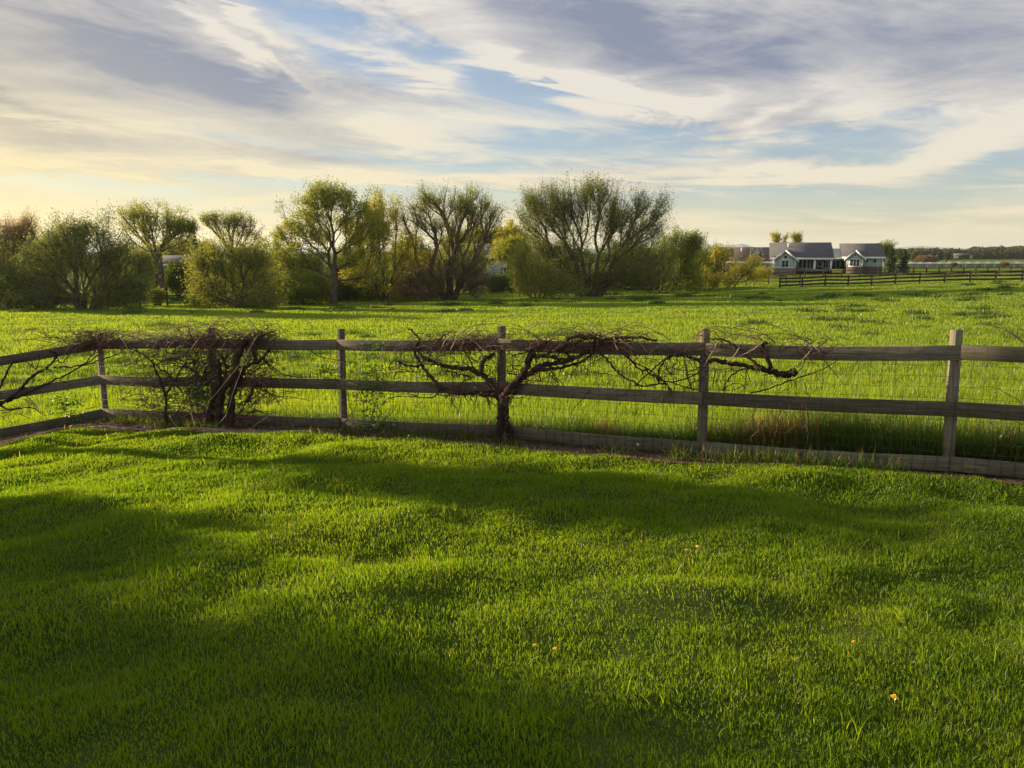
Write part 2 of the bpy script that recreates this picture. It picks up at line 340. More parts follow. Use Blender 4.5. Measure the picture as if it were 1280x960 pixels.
# leaf litter
n = 5200; x = rng.uniform(-9.5, 6, n); x = np.where(rng.random(n) < .6, rng.uniform(-9, -2.0, n), x); y = fence_y(x)+.12-rng.random(n)*(bed_w(x)+.12)
def leafquads(P, s, nrm=None, aspect=.55, up=0.0):
    n = len(P); d = rng.normal(size=(n, 3)); d[:, 2] += up; d /= np.linalg.norm(d, axis=1)[:, None]
    e = rng.normal(size=(n, 3)); e -= d*(e*d).sum(1)[:, None]; e /= np.linalg.norm(e, axis=1)[:, None]
    s = np.broadcast_to(s, (n,))[:, None]
    v = np.stack([P-d*s, P+e*s*aspect, P+d*s, P-e*s*aspect], 1).reshape(-1, 3)
    return v, np.arange(n*4).reshape(-1, 4)
P = np.stack([x, y, gz(x, y)+.018], -1)
v, f = leafquads(P, rng.uniform(.010, .026, n)); v[:, 2] = np.repeat(P[:, 2], 4)+(v[:, 2]-np.repeat(P[:, 2], 4))*.35
MLIT = m_leaf('dead_leaf', (.10, .05, .03), (.36, .22, .12), trans=.2, ts=1.1)
mesh('leaf_litter', v, f, MLIT, attrs={'tint': np.repeat(rng.random(n), 4), 'dry': np.zeros(n*4)})['kind'] = 'stuff'
# sawn edging timber half buried at the lawn side of the bed (left bay)
EDG = m_noise('edging_wood', [(.3, (.10, .075, .055)), (.7, (.25, .20, .15))], 6, .9, stretch=(1, 1, 4), bump=.4)
mb = MB(); ex = np.linspace(-6.9, -2.6, 14); ey = fence_y(ex)-bed_w(ex)*.82
ep = np.stack([ex, ey, gz(ex, ey)+.015], -1); ep = smooth_path(ep, 4); mb.tube(ep, .028+rng.uniform(-.006, .006, len(ep)), 5)
tag(mb.build('garden_edging', EDG, smooth=False), 'low brown curved edging strip between soil bed and lawn in the left corner', 'edging')

# ------------------------------------------------------------------ the three rail fence
def wood_mat(name, c0, c1, c2):
    m, nd, ln = newmat(name)
    tc = nd.new('ShaderNodeTexCoord')
    def noi(sc, s, d=5, rough=.6):
        mp = nd.new('ShaderNodeMapping'); mp.inputs['Scale'].default_value = sc; ln.new(tc.outputs['Object'], mp.inputs[0])
        n = nd.new('ShaderNodeTexNoise'); n.inputs['Scale'].default_value = s; n.inputs['Detail'].default_value = d; n.inputs['Roughness'].default_value = rough; ln.new(mp.outputs[0], n.inputs[0]); return n
    g = noi((1.5, 30, 30), 2.2); st = noi((1, 1, 1), 2.6, 4); kn = noi((1, 6, 6), 1.4, 3)
    r = ramp(nd, [(.25, c0), (.5, c1), (.78, c2)]); ln.new(g.outputs[0], r.inputs[0])
    r2 = ramp(nd, [(.35, (.62, .66, .55, 1)), (.65, (1, 1, 1, 1))]); ln.new(st.outputs[0], r2.inputs[0])
    x = nd.new('ShaderNodeMix'); x.data_type = 'RGBA'; x.blend_type = 'MULTIPLY'; x.inputs[0].default_value = .8; ln.new(r.outputs[0], x.inputs[6]); ln.new(r2.outputs[0], x.inputs[7])
    oi = nd.new('ShaderNodeObjectInfo'); hs = nd.new('ShaderNodeHueSaturation'); mr = nd.new('ShaderNodeMapRange'); mr.inputs[3].default_value = .68; mr.inputs[4].default_value = 1.25
    ln.new(oi.outputs['Random'], mr.inputs[0]); ln.new(mr.outputs[0], hs.inputs['Value']); ln.new(x.outputs[2], hs.inputs['Color'])
    p = nd.new('ShaderNodeBsdfPrincipled'); p.inputs['Roughness'].default_value = .88; p.inputs['Specular IOR Level'].default_value = .15; ln.new(hs.outputs[0], p.inputs['Base Color'])
    b = nd.new('ShaderNodeBump'); b.inputs['Strength'].default_value = .5; b.inputs['Distance'].default_value = .008; ln.new(g.outputs[0], b.inputs['Height']); ln.new(b.outputs[0], p.inputs['Normal'])
    o = nd.new('ShaderNodeOutputMaterial'); ln.new(p.outputs[0], o.inputs[0]); return m
WOOD = wood_mat('weathered_board', (.075, .062, .045), (.165, .142, .105), (.27, .24, .19))
WIRE = m_noise('galvanised_wire', [(.3, (.04, .035, .03)), (.7, (.12, .105, .09))], 20, .6, bump=0, spec=.5)
fence = empty('wooden_fence', (POSTS[5][0], POSTS[5][1], POSTS[5][2]), 'weathered grey three rail board fence with wire mesh between lawn and meadow', 'fence')
def oriented(name, a, b, w, h, mat, parent, segs=1, warp_=0, bev=.004):
    """board from a to b whose own x axis runs along it, so that the grain follows"""
    a = Vector(a); b = Vector(b); L = (b-a).length; d = (b-a).normalized()
    q = d.to_track_quat('X', 'Z'); v = []; f = []
    for s in range(segs+1):
        t = s/segs; oz = warp_*math.sin(math.pi*t); oy = random.uniform(-1, 1)*.002
        for (yy, zz) in ((-w/2, -h/2), (w/2, -h/2), (w/2, h/2), (-w/2, h/2)): v.append((t*L, yy+oy, zz+oz))
    for s in range(segs):
        for e in range(4): f.append((s*4+e, s*4+(e+1) % 4, s*4+4+(e+1) % 4, s*4+4+e))
    f += [(3, 2, 1, 0), tuple(segs*4+e for e in range(4))]
    f = [tuple(reversed(t)) for t in f]
    o = mesh(name, v, f, mat, None, local=True); o.parent = parent
    o.rotation_mode = 'QUATERNION'; o.rotation_quaternion = q; o.location = a-parent.location
    # every board samples its own stretch of grain
    me = o.data; sh = random.uniform(0, 40)
    me.transform(Matrix.Translation((sh, 0, 0))); o.location = Vector(o.location)-(q@Vector((sh, 0, 0)))
    if bev: m = o.modifiers.new('b', 'BEVEL'); m.width = bev; m.segments = 1
    return o
for k_, (px_, py_, pz_) in enumerate(POSTS):
    top = 1.385 if k_ != 2 else 1.30
    tl = Vector((random.uniform(-.012, .012)-(.055 if k_ == 7 else .02 if k_ == 6 else 0), random.uniform(-.015, .015), 0))
    oriented('post', (px_, py_, pz_-.25), Vector((px_, py_, pz_+top))+tl, .078, .078, WOOD, fence, 1)
RZ = (1.18, .655, .125)       # rail centres above the ground line
def nrm(k): 
    d = Vector((POSTS[k+1][0]-POSTS[k][0], POSTS[k+1][1]-POSTS[k][1], 0)).normalized(); return Vector((d.y, -d.x, 0))
for k_ in range(len(POSTS)-1):
    A, B = POSTS[k_], POSTS[k_+1]; nn = nrm(k_)*.068
    dd = (Vector(B)-Vector(A)).normalized()*.002
    for q_, rz in enumerate(RZ):
        ja = random.uniform(-.008, .008); jb = random.uniform(-.008, .008)
        oriented('rail', Vector((A[0], A[1], A[2]+rz+ja))+nn+dd, Vector((B[0], B[1], B[2]+rz+jb))+nn-dd, .032, .138, WOOD, fence, 6, random.uniform(-.028, .006), .003)
# welded wire mesh stapled to the boards, one sheet per bay
for k_ in range(len(POSTS)-1):
    A, B = Vector(POSTS[k_]), Vector(POSTS[k_+1]); nn = nrm(k_)*(.0885); V = []; F = []
    L = (B-A).length; cnt = int(L/.102); mbw = MB()
    for s in range(cnt+1):
        p = A.lerp(B, s/cnt)+nn; w1 = Vector((random.uniform(-.004, .004), random.uniform(-.003, 0), 0))
        mbw.tube([p+Vector((0, 0, .03)), p+w1+Vector((0, 0, .6)), p+Vector((0, 0, 1.23))], .0018, 3)
    for zz in np.arange(.04, 1.24, .102):
        pts = [A.lerp(B, t)+nn+Vector((0, 0, zz+random.uniform(-.004, .004))) for t in np.linspace(0, 1, 8)]
        mbw.tube(pts, .0018, 3)
    v = np.array(mbw.v)-np.array(fence.location)
    mesh('wire_mesh', v, mbw.f, WIRE, fence, local=True)

# ------------------------------------------------------------------ vines on the fence
def on_fence(px, py, off=.13):
    """point where the sight line through a pixel meets the fence plane, off metres in front of it"""
    d = ray(px, py); best = None
    for k in range(len(POSTS)-1):
        A = np.array(POSTS[k][:2]); B = np.array(POSTS[k+1][:2]); nn = np.array(nrm(k)[:2]); A2 = A+nn*off
        dn = d[:2]@nn
        if abs(dn) < 1e-6: continue
        t = (A2@nn)/dn
        if t <= 0: continue
        h = d[:2]*t; s = (h-A2)@(B-A)/((B-A)@(B-A))
        if -.02 <= s <= 1.02: best = np.array([d[0]*t, d[1]*t, EYE+d[2]*t])
    return best
def zz3(L, ox, oy, s): return [(ox+a/s, oy+b/s) for a, b in L]
def limb(mb, pix, r0, r1, k=7, jit=.18, off=.13, wob=.006, knots=0):
    offs = off if hasattr(off, '__len__') else [off+random.uniform(-.02, .03) for _ in pix]
    P = [on_fence(a, b, o) for (a, b), o in zip(pix, offs)]; P = [p for p in P if p is not None]
    if len(P) < 2: return None
    P = smooth_path(P, 6 if r0 > .01 else 4); n = len(P)
    P[1:-1] += rng.normal(0, wob*(.5 if r0 < .01 else 1), (n-2, 3))
    rad = np.linspace(r0, r1, n)*(1+.12*np.sin(np.arange(n)*1.7+random.random()*6)+rng.uniform(-.1, .1, n))
    v, f = tube(P, rad, k, jit); mb.add(v, f); return P
def arc_canes(mb, n, x0, x1, y0, y1, lift=(6, 26), length=(25, 90), r=(.003, .006), droop=(0, 30)):
    for _ in range(n):
        xa = random.uniform(x0, x1); ya = random.uniform(y0, y1); L = random.uniform(*length)*random.choice((-1, 1)); h = random.uniform(*lift); dr = random.uniform(*droop)
        o0 = random.uniform(.08, .16); o1 = random.uniform(-.15, .35)
        pts = [(xa, ya), (xa+L*.25, ya-h*.75), (xa+L*.55, ya-h), (xa+L*.8, ya-h*.5+dr*.4), (xa+L, ya+dr)]
        pts = [(a, max(b, 396)) for a, b in pts]
        limb(mb, pts, random.uniform(*r), .0016, 4, 0, off=[o0+(o1-o0)*t for t in (0, .25, .55, .8, 1)])
def hang(mb, n, x0, x1, y0, y1, L=(10, 45), r=(.002, .005)):
    for _ in range(n):
        xa = random.uniform(x0, x1); ya = random.uniform(y0, y1); l = random.uniform(*L); dx = random.uniform(-.6, .6)*l
        pts = [(xa, ya), (xa+dx*.3, ya+l*.4), (xa+dx, ya+l*.7), (xa+dx*.9, ya+l)]
        limb(mb, pts, random.uniform(*r), .0015, 4, 0)
def straggle(mb, n, x0, x1, y0, y1, step=16, r=(.0025, .006)):
    for _ in range(n):
        p = [random.uniform(x0, x1), random.uniform(y0, y1)]; a = random.uniform(0, 6.28); pts = [tuple(p)]
        for _k in range(random.randint(3, 6)):
            a += random.gauss(0, .55); p = [p[0]+math.cos(a)*step*random.uniform(.6, 1.3), p[1]+math.sin(a)*step*.75*random.uniform(.6, 1.3)]
            
            if not x0-14 < p[0] < x1+14: a = math.pi-a
            if p[1] < y0-3 or p[1] > y1+4: a = -a; p[1] += random.uniform(1, 3)*(1 if p[1] < y0 else -1)
            pts.append(tuple(p))
        limb(mb, pts, random.uniform(*r), .0018, 4, 0)
def shreds(mb, P, n, L=(.03, .10)):               # strips of bark hanging from old wood
    for _ in range(n):
        p = P[random.randrange(len(P))]; l = random.uniform(*L); a = random.uniform(-.5, .5)*l
        mb.tube([p+np.array([0, -.01, 0]), p+np.array([a*.4, -.02, -l*.5]), p+np.array([a, -.015, -l])], [.006, .004, .001], 4)
def leaves_at(name, pixboxes, mat, parent, size=(.012, .028), off=(.02, .2), seed=1, drybox=0):
    P = []
    for (x0, x1, y0, y1, n) in pixboxes:
        for _ in range(n):
            t = (random.gauss(0, .33), random.gauss(0, .36)); q = on_fence((x0+x1)/2+(x1-x0)/1.7*t[0], (y0+y1)/2+(y1-y0)/1.7*t[1], random.uniform(*off))
            if q is not None: P.append(q)
    P = np.array(P); v, f = leafquads(P, rng.uniform(*size, len(P)), aspect=.6)
    return mesh(name, v, f, mat, parent, attrs={'tint': np.repeat(rng.random(len(P)), 4), 'dry': np.repeat((rng.random(len(P)) < drybox)*.9, 4)})
def wmesh(mb, name, mat, parent, smooth=True): return mesh(name, np.array(mb.v), mb.f, mat, parent, smooth)
def wpieces(mb, name, mat, parent):
    c = mb.cut+[(len(mb.v), len(mb.f))]
    for (v0, f0), (v1, f1) in zip(c, c[1:]): mesh(name, np.array(mb.v[v0:v1]), [tuple(i-v0 for i in t) for t in mb.f[f0:f1]], mat, parent, True)
def ground_at_px(px, off=.13):
    p = on_fence(px, 520, off); return gz1(p[0], p[1])

# vine on the left fence run
Z1 = lambda L: zz3(L, 0, 400, 6)
p0 = on_fence(30, 520)
vine = empty('grapevine', (p0[0], p0[1], gz1(p0[0], p0[1])), 'thin dark vine climbing over the rails of the left angled fence run', 'vine', 'old vines grown over the fence')
mb = MB()
for L, r0, r1 in [([(150, 520), (175, 495), (250, 420), (330, 370), (400, 310), (422, 255), (370, 228)], .026, .013), ([(0, 620), (80, 600), (200, 550), (310, 490), (430, 440), (520, 400), (600, 350), (720, 310), (880, 260)], .02, .008),
                  ([(400, 360), (540, 350), (640, 330), (760, 240)], .012, .008), ([(-40, 620), (0, 510), (50, 400), (90, 330), (180, 310), (270, 370)], .022, .007), ([(0, 640), (60, 670), (150, 660), (250, 665), (340, 720)], .014, .004),
                  ([(20, 700), (120, 670)], .006, .004), ([(560, 370), (640, 320), (720, 230)], .012, .006), ([(420, 310), (470, 318), (510, 270), (540, 220), (580, 190)], .010, .005), ([(440, 450), (500, 470), (530, 490)], .006, .003),
                  ([(-60, 740), (-30, 660), (60, 600), (170, 500)], .024, .02), ([(270, 370), (290, 310), (300, 250)], .007, .004)]:
    limb(mb, Z1(L), r0, r1)
wmesh(mb, 'trunk', VINE, vine)
mb = MB()
for L in [[(640, 670), (740, 640), (780, 590), (760, 500)], [(280, 220), (420, 170), (560, 110), (700, 120)], [(560, 130), (700, 125), (820, 110), (900, 60), (880, 20)], [(700, 180), (760, 210), (800, 150), (860, 130), (960, 180)], [(170, 590), (260, 640), (350, 720)]]:
    limb(mb, Z1(L), .005, .002, 4, 0)
arc_canes(mb, 70, 60, 155, 422, 438, (3, 14), (20, 70)); straggle(mb, 90, 98, 158, 417, 437, 12); straggle(mb, 22, 0, 60, 452, 530, 12); hang(mb, 14, 10, 130, 440, 500, (8, 28))
wmesh(mb, 'canes', CANE, vine)
leaves_at('leaves', [(52, 112, 488, 524, 420), (40, 90, 455, 475, 90), (60, 160, 520, 540, 260)], ML_vine, vine, (.013, .027))

# the dense old vine round the second post
Z2 = lambda L: zz3(L, 150, 390, 5.645)
Z7 = lambda L: zz3(L, 300, 380, 3.556)
p0 = on_fence(272, 530, .16)
vine = empty('grapevine', (p0[0], p0[1], gz1(p0[0], p0[1])), 'dense tangled vine bush smothering the post near the left corner', 'vine', 'old vines grown over the fence')
mb = MB(); SH = []
for L, r0, r1 in [([(690, 860), (700, 700), (720, 560), (800, 470), (830, 330), (870, 230), (900, 190)], .062, .03), ([(735, 860), (780, 650), (820, 500), (860, 420), (900, 380), (1000, 330), (1060, 260)], .045, .018), ([(640, 860), (635, 700), (680, 560), (700, 450), (690, 330)], .055, .028),
                  ([(770, 830), (800, 700), (790, 560), (830, 430), (820, 300)], .04, .02), ([(600, 850), (610, 760), (650, 620), (700, 520)], .035, .02), ([(950, 345), (950, 250), (1000, 170), (1100, 130)], .024, .01),
                  ([(330, 800), (322, 700), (320, 600), (290, 500), (230, 370), (180, 310), (60, 250)], .024, .007), ([(320, 610), (380, 500), (440, 400), (500, 300)], .014, .006), ([(440, 570), (350, 450), (270, 390), (225, 330)], .016, .007),
                  ([(580, 470), (480, 395), (380, 375)], .016, .009), ([(600, 480), (600, 400), (640, 370), (700, 400)], .022, .014), ([(560, 460), (520, 350), (560, 270)], .012, .006), ([(740, 500), (750, 400), (720, 300)], .02, .01),
                  ([(500, 850), (510, 760), (490, 690)], .012, .006), ([(900, 640), (930, 560), (960, 500)], .03, .012), ([(1000, 330), (1050, 380), (1100, 430), (1129, 440)], .010, .005), ([(940, 470), (1010, 540), (1070, 580), (1129, 600)], .008, .005)]:
    P = limb(mb, Z2(L), r0, r1, off=.15)
    if P is not None and r0 > .02: SH.append(P)
for L, r0, r1 in [([(300, 200), (360, 235), (440, 250), (500, 262)], .007, .003), ([(100, 240), (170, 300), (230, 322), (350, 325)], .009, .004), ([(70, 360), (150, 405), (230, 415), (310, 430)], .008, .003), ([(190, 420), (215, 380), (225, 340)], .004, .003)]: limb(mb, Z7(L), r0, r1)
for P in SH: shreds(mb, P, 10)
wmesh(mb, 'trunk', VINE, vine)
mb = MB()
for L in [[(180, 330), (300, 150), (470, 70), (640, 90), (760, 190)], [(870, 190), (950, 120), (1050, 95), (1130, 110)], [(740, 90), (820, 40), (910, 30), (1000, 60), (1050, 120)], [(440, 400), (520, 260), (580, 150), (700, 110)], [(260, 200), (360, 120), (520, 100), (620, 140)], [(700, 60), (760, 130), (800, 200)]]:
    limb(mb, Z2(L), .0045, .002, 4, 0, off=[.12, .2, .25, .2, .1][:len(L)])
arc_canes(mb, 60, 165, 350, 420, 436, (3, 20), (20, 85)); straggle(mb, 110, 165, 350, 425, 505, 17, (.003, .008)); straggle(mb, 60, 245, 310, 430, 528, 13, (.003, .008)); hang(mb, 45, 170, 345, 430, 480, (14, 50))
straggle(mb, 34, 190, 330, 419, 436, 13, (.004, .008))
straggle(mb, 130, 232, 318, 420, 532, 14, (.004, .014)); straggle(mb, 90, 165, 260, 430, 512, 15, (.003, .007)); straggle(mb, 60, 300, 350, 425, 500, 14, (.003, .006)); arc_canes(mb, 34, 210, 335, 418, 432, (8, 26), (25, 70), (.003, .006)); hang(mb, 60, 235, 330, 440, 500, (16, 50), (.003, .008))
wmesh(mb, 'canes', CANE, vine)
mb = MB()
for L in [[(970, 160), (880, 320), (740, 500), (620, 640)], [(880, 260), (860, 400), (800, 560), (740, 740), (620, 840)], [(1100, 690), (980, 780), (870, 845), (720, 820)], [(350, 730), (390, 800), (470, 840)], [(560, 180), (500, 270), (440, 380)], [(0, 170), (90, 330), (110, 470)], [(330, 100), (240, 240), (180, 350)], [(500, 690), (530, 800), (600, 850), (640, 850)]]:
    limb(mb, Z2(L), .006, .003, 4, 0, off=.24)
wpieces(mb, 'pale_cane', CANEL, vine)
leaves_at('leaves', [(225, 272, 460, 520, 900), (180, 240, 490, 525, 200), (255, 300, 430, 500, 160), (330, 352, 410, 430, 40)], ML_vine, vine, (.013, .027))

# small leafy climber on the third post
p0 = on_fence(452, 532, .12)
cl_ = empty('climbing_plant', (p0[0], p0[1], gz1(p0[0], p0[1])), 'small green leafed climber on the post left of the gnarled vine', 'plant')
mb = MB()
for L in [[(452, 536), (455, 510), (448, 485), (452, 460), (470, 440)], [(462, 536), (470, 500), (482, 480), (480, 450), (466, 436)], [(445, 536), (436, 500), (430, 470), (412, 455)], [(470, 536), (490, 515), (492, 490), (500, 470)], [(430, 470), (415, 462), (400, 468), (388, 464)], [(430, 530), (446, 500), (436, 450), (437, 430)]]:
    limb(mb, L, .005, .002, 4, 0, off=.15)
straggle(mb, 14, 436, 490, 450, 520, 12, (.0018, .003))
wmesh(mb, 'stem', CANE, cl_)
leaves_at('leaves', [(432, 496, 440, 525, 560), (385, 425, 452, 476, 130), (455, 490, 420, 445, 60), (440, 500, 515, 540, 160)], ML_vine, cl_, (.013, .027))

# the gnarled vine with the thick trunk on the middle post
Z3 = lambda L: zz3(L, 480, 390, 5.645)
Z4 = lambda L: zz3(L, 640, 400, 6.4)
p0 = on_fence(628, 550, .14)
vine = empty('grapevine', (p0[0], p0[1], gz1(p0[0], p0[1])), 'gnarled old vine with thick shaggy trunk and arms spread both ways along the rails', 'vine', 'old vines grown over the fence')
mb = MB(); SH = []
for fn, L, r0, r1 in [(Z3, [(845, 925), (840, 850), (835, 760), (850, 660), (850, 600), (880, 545), (950, 480), (1000, 400), (1030, 330), (1060, 290)], .058, .028), (Z3, [(800, 925), (815, 820), (825, 720), (840, 640), (845, 590)], .05, .036), (Z3, [(890, 920), (870, 820), (860, 720), (855, 640)], .048, .036),
                      (Z3, [(840, 640), (790, 590), (740, 580), (640, 572), (540, 572), (430, 550), (350, 480), (290, 400), (240, 330), (215, 260), (250, 200), (200, 140), (165, 115)], .034, .007),
                      (Z3, [(830, 640), (800, 560), (740, 480), (680, 435), (600, 400), (500, 395), (400, 370), (320, 340), (260, 300), (225, 240)], .038, .017), (Z3, [(680, 430), (690, 380), (705, 335), (740, 315), (780, 295)], .028, .02), (Z3, [(280, 375), (190, 380), (130, 365), (90, 345)], .015, .008),
                      (Z3, [(400, 550), (340, 600), (230, 600), (100, 595), (0, 625)], .009, .004), (Z3, [(600, 452), (520, 435), (440, 410)], .014, .006), (Z3, [(310, 340), (350, 240), (400, 180), (470, 140)], .012, .006), (Z3, [(640, 400), (600, 320), (560, 260)], .010, .006), (Z3, [(70, 460), (100, 420), (190, 425), (260, 420)], .008, .006),
                      (Z3, [(890, 640), (910, 600), (930, 570)], .008, .004), (Z3, [(870, 430), (930, 440), (980, 430)], .010, .006), (Z3, [(30, 400), (60, 350), (130, 290), (210, 255)], .005, .003),
                      (Z4, [(0, 590), (50, 480), (110, 400), (130, 300), (150, 260)], .045, .02), (Z4, [(50, 480), (170, 405), (250, 360), (400, 335), (500, 305), (600, 255), (700, 180), (800, 150), (1000, 140), (1160, 165)], .036, .012), (Z4, [(170, 405), (330, 390), (440, 370), (560, 330), (640, 275)], .022, .012),
                      (Z4, [(130, 300), (280, 290), (420, 315), (480, 290)], .022, .014), (Z4, [(440, 160), (520, 130), (640, 145), (750, 165), (850, 170), (950, 165)], .018, .012), (Z4, [(700, 260), (800, 360), (870, 440), (980, 500), (1060, 525), (1240, 508)], .012, .008), (Z4, [(870, 250), (1000, 370), (1130, 440), (1200, 480), (1275, 555)], .013, .006),
                      (Z4, [(900, 260), (960, 330), (1100, 400), (1220, 490)], .008, .006), (Z4, [(980, 530), (1100, 420), (1200, 330), (1275, 280)], .009, .006), (Z4, [(350, 230), (420, 240), (455, 300), (420, 330)], .014, .009), (Z4, [(0, 285), (100, 260), (220, 225), (290, 170)], .008, .005), (Z4, [(240, 360), (310, 410), (370, 500)], .006, .004), (Z4, [(225, 380), (222, 440), (230, 495)], .008, .005),
                      (Z4, [(260, 280), (380, 240), (450, 200), (560, 170)], .014, .008), (Z4, [(620, 560), (560, 640), (500, 700), (470, 760)], .005, .003)]:
    P = limb(mb, fn(L), r0, r1, jit=.22)
    if P is not None and r0 > .012: SH.append(P)
SH2 = MB()
for k_ in range(13):
    ph = k_*.57; pts = []
    for t in np.linspace(0, 1, 7): pts.append((840+22*math.sin(ph+t*2.2)*(1.25-.5*t)+10*t, 930-330*t*random.uniform(.9, 1)))
    pts[-1] = (pts[-1][0]+random.uniform(-40, 40), pts[-1][1]-random.uniform(0, 40))
    P = limb(SH2 if k_ % 3 == 0 else mb, Z3(pts), random.uniform(.014, .026), random.uniform(.006, .016), jit=.3, off=.13+.055*math.cos(ph), wob=.008); shreds(mb, P, 7, (.05, .16))
for P in SH: shreds(mb, P, 16)
wmesh(mb, 'trunk', VINE, vine)
for P in SH[:3]: shreds(SH2, P[:12], 14, (.06, .18))
wmesh(SH2, 'bark_strips', CANE, vine)
mb = MB()
arc_canes(mb, 38, 520, 600, 424, 440, (3, 22), (20, 75)); arc_canes(mb, 46, 670, 790, 424, 438, (4, 24), (22, 90)); straggle(mb, 45, 545, 605, 420, 438, 12); straggle(mb, 40, 675, 790, 422, 440, 13); hang(mb, 34, 510, 620, 432, 500, (8, 34)); hang(mb, 32, 650, 800, 438, 470, (8, 34)); straggle(mb, 46, 500, 620, 430, 490, 15, (.003, .009)); straggle(mb, 26, 640, 700, 430, 490, 14, (.003, .008)); hang(mb, 30, 560, 620, 470, 500, (8, 26), (.004, .010)); straggle(mb, 30, 650, 830, 430, 485, 15)
for L in [[(560, 130), (620, 100), (700, 90), (800, 85), (900, 130), (1000, 160)], [(860, 155), (950, 155), (1040, 150)], [(40, 160), (90, 150), (160, 120)]]: limb(mb, Z3(L), .005, .002, 4, 0, off=.15)
for L in [[(290, 130), (380, 75), (480, 60), (600, 110)], [(440, 130), (520, 50), (600, 90), (640, 140)], [(800, 110), (860, 65), (960, 48), (1080, 60), (1230, 135)], [(800, 110), (950, 110), (1100, 115)]]: limb(mb, Z4(L), .0045, .002, 4, 0, off=.15)
wmesh(mb, 'canes', CANE, vine)
mb = MB()
for fn, L in [(Z4, [(80, 100), (170, 50), (235, 18), (300, 25), (345, 75)]), (Z4, [(610, 20), (670, 65), (720, 105)]), (Z3, [(470, 270), (500, 200), (520, 150), (560, 130)]), (Z3, [(410, 250), (440, 190), (500, 150)]), (Z4, [(815, 140), (830, 200), (850, 240)]), (Z4, [(860, 150), (920, 190), (970, 230)]), (Z3, [(720, 290), (650, 220), (560, 150), (520, 140)])]:
    limb(mb, fn(L), .005, .003, 4, 0, off=.2)
wpieces(mb, 'pale_cane', CANEL, vine)
leaves_at('leaves', [(520, 600, 438, 480, 60), (660, 800, 440, 475, 60), (560, 640, 465, 500, 30), (640, 700, 418, 424, 14), (655, 668, 412, 420, 26)], ML_vine, vine, (.010, .018))

# the cut limb lying along the right-hand bay
Z5 = lambda L: zz3(L, 820, 400, 5.333)
p0 = on_fence(884, 560, .14)
vine = empty('grapevine', (p0[0], p0[1], gz1(p0[0], p0[1])), 'sawn off vine limb with a blunt thick end lying between the upper rails', 'vine', 'old vines grown over the fence')
mb = MB(); SH = []
for L, r0, r1 in [([(80, 245), (130, 235), (200, 240), (290, 268), (400, 268), (480, 288), (600, 302), (680, 322)], .014, .026), ([(640, 310), (700, 325), (780, 345), (850, 362), (900, 356), (935, 340)], .027, .036), ([(770, 320), (740, 260), (718, 215), (705, 175), (740, 150)], .022, .016), ([(640, 318), (560, 335), (500, 372), (462, 430), (445, 472)], .010, .005),
                  ([(700, 320), (620, 250), (550, 190), (450, 130), (370, 122)], .014, .007), ([(630, 487), (720, 470), (830, 425), (950, 385), (1080, 340), (1190, 285), (1200, 255)], .008, .004), ([(20, 420), (20, 330), (80, 255), (140, 235)], .011, .008), ([(0, 385), (90, 412), (200, 390), (290, 345)], .008, .006), ([(90, 412), (170, 440), (255, 465)], .007, .006),
                  ([(250, 470), (215, 400), (200, 330), (190, 270)], .008, .005), ([(445, 470), (500, 430), (560, 425), (600, 460)], .005, .003), ([(400, 330), (385, 400), (378, 440)], .006, .003), ([(730, 340), (725, 410), (730, 490)], .004, .003), ([(930, 410), (935, 450), (935, 500)], .006, .003), ([(995, 250), (970, 320), (900, 380)], .004, .003)]:
    P = limb(mb, Z5(L), r0, r1, jit=.2)
    if P is not None and r0 > .012: SH.append(P)
for P in SH: shreds(mb, P, 7, (.02, .06))
wmesh(mb, 'trunk', VINE, vine)
mb = MB()
for L in [[(235, 130), (320, 60), (430, 45), (560, 60), (700, 90), (850, 130), (1000, 120), (1100, 170), (1190, 220)], [(430, 45), (500, 100), (560, 170)], [(260, 125), (350, 80), (430, 60), (470, 120), (540, 200)], [(600, 50), (700, 15), (820, 50), (920, 100), (1060, 130)], [(700, 100), (820, 90), (960, 120), (1130, 230)], [(1110, 260), (1180, 340), (1250, 430)], [(0, 80), (60, 110), (110, 135)]]:
    limb(mb, Z5(L), .0045, .002, 4, 0, off=.15)
arc_canes(mb, 26, 860, 1030, 424, 442, (4, 18), (20, 70)); straggle(mb, 20, 990, 1040, 426, 444, 11); straggle(mb, 40, 825, 880, 438, 486, 11); hang(mb, 22, 840, 1020, 440, 480, (8, 34)); straggle(mb, 12, 900, 1010, 450, 492, 13)
hang(mb, 26, 930, 1010, 500, 530, (10, 40))
wmesh(mb, 'canes', CANE, vine)
mb = MB()
for L in [[(410, 150), (370, 220), (320, 310)], [(560, 180), (510, 250), (440, 330)], [(980, 165), (1040, 165), (1080, 200), (1110, 235)], [(700, 160), (600, 220), (470, 280)], [(1040, 190), (1000, 240), (880, 330)]]: limb(mb, Z5(L), .0045, .002, 4, 0, off=.2)
wpieces(mb, 'pale_cane', CANEL, vine)
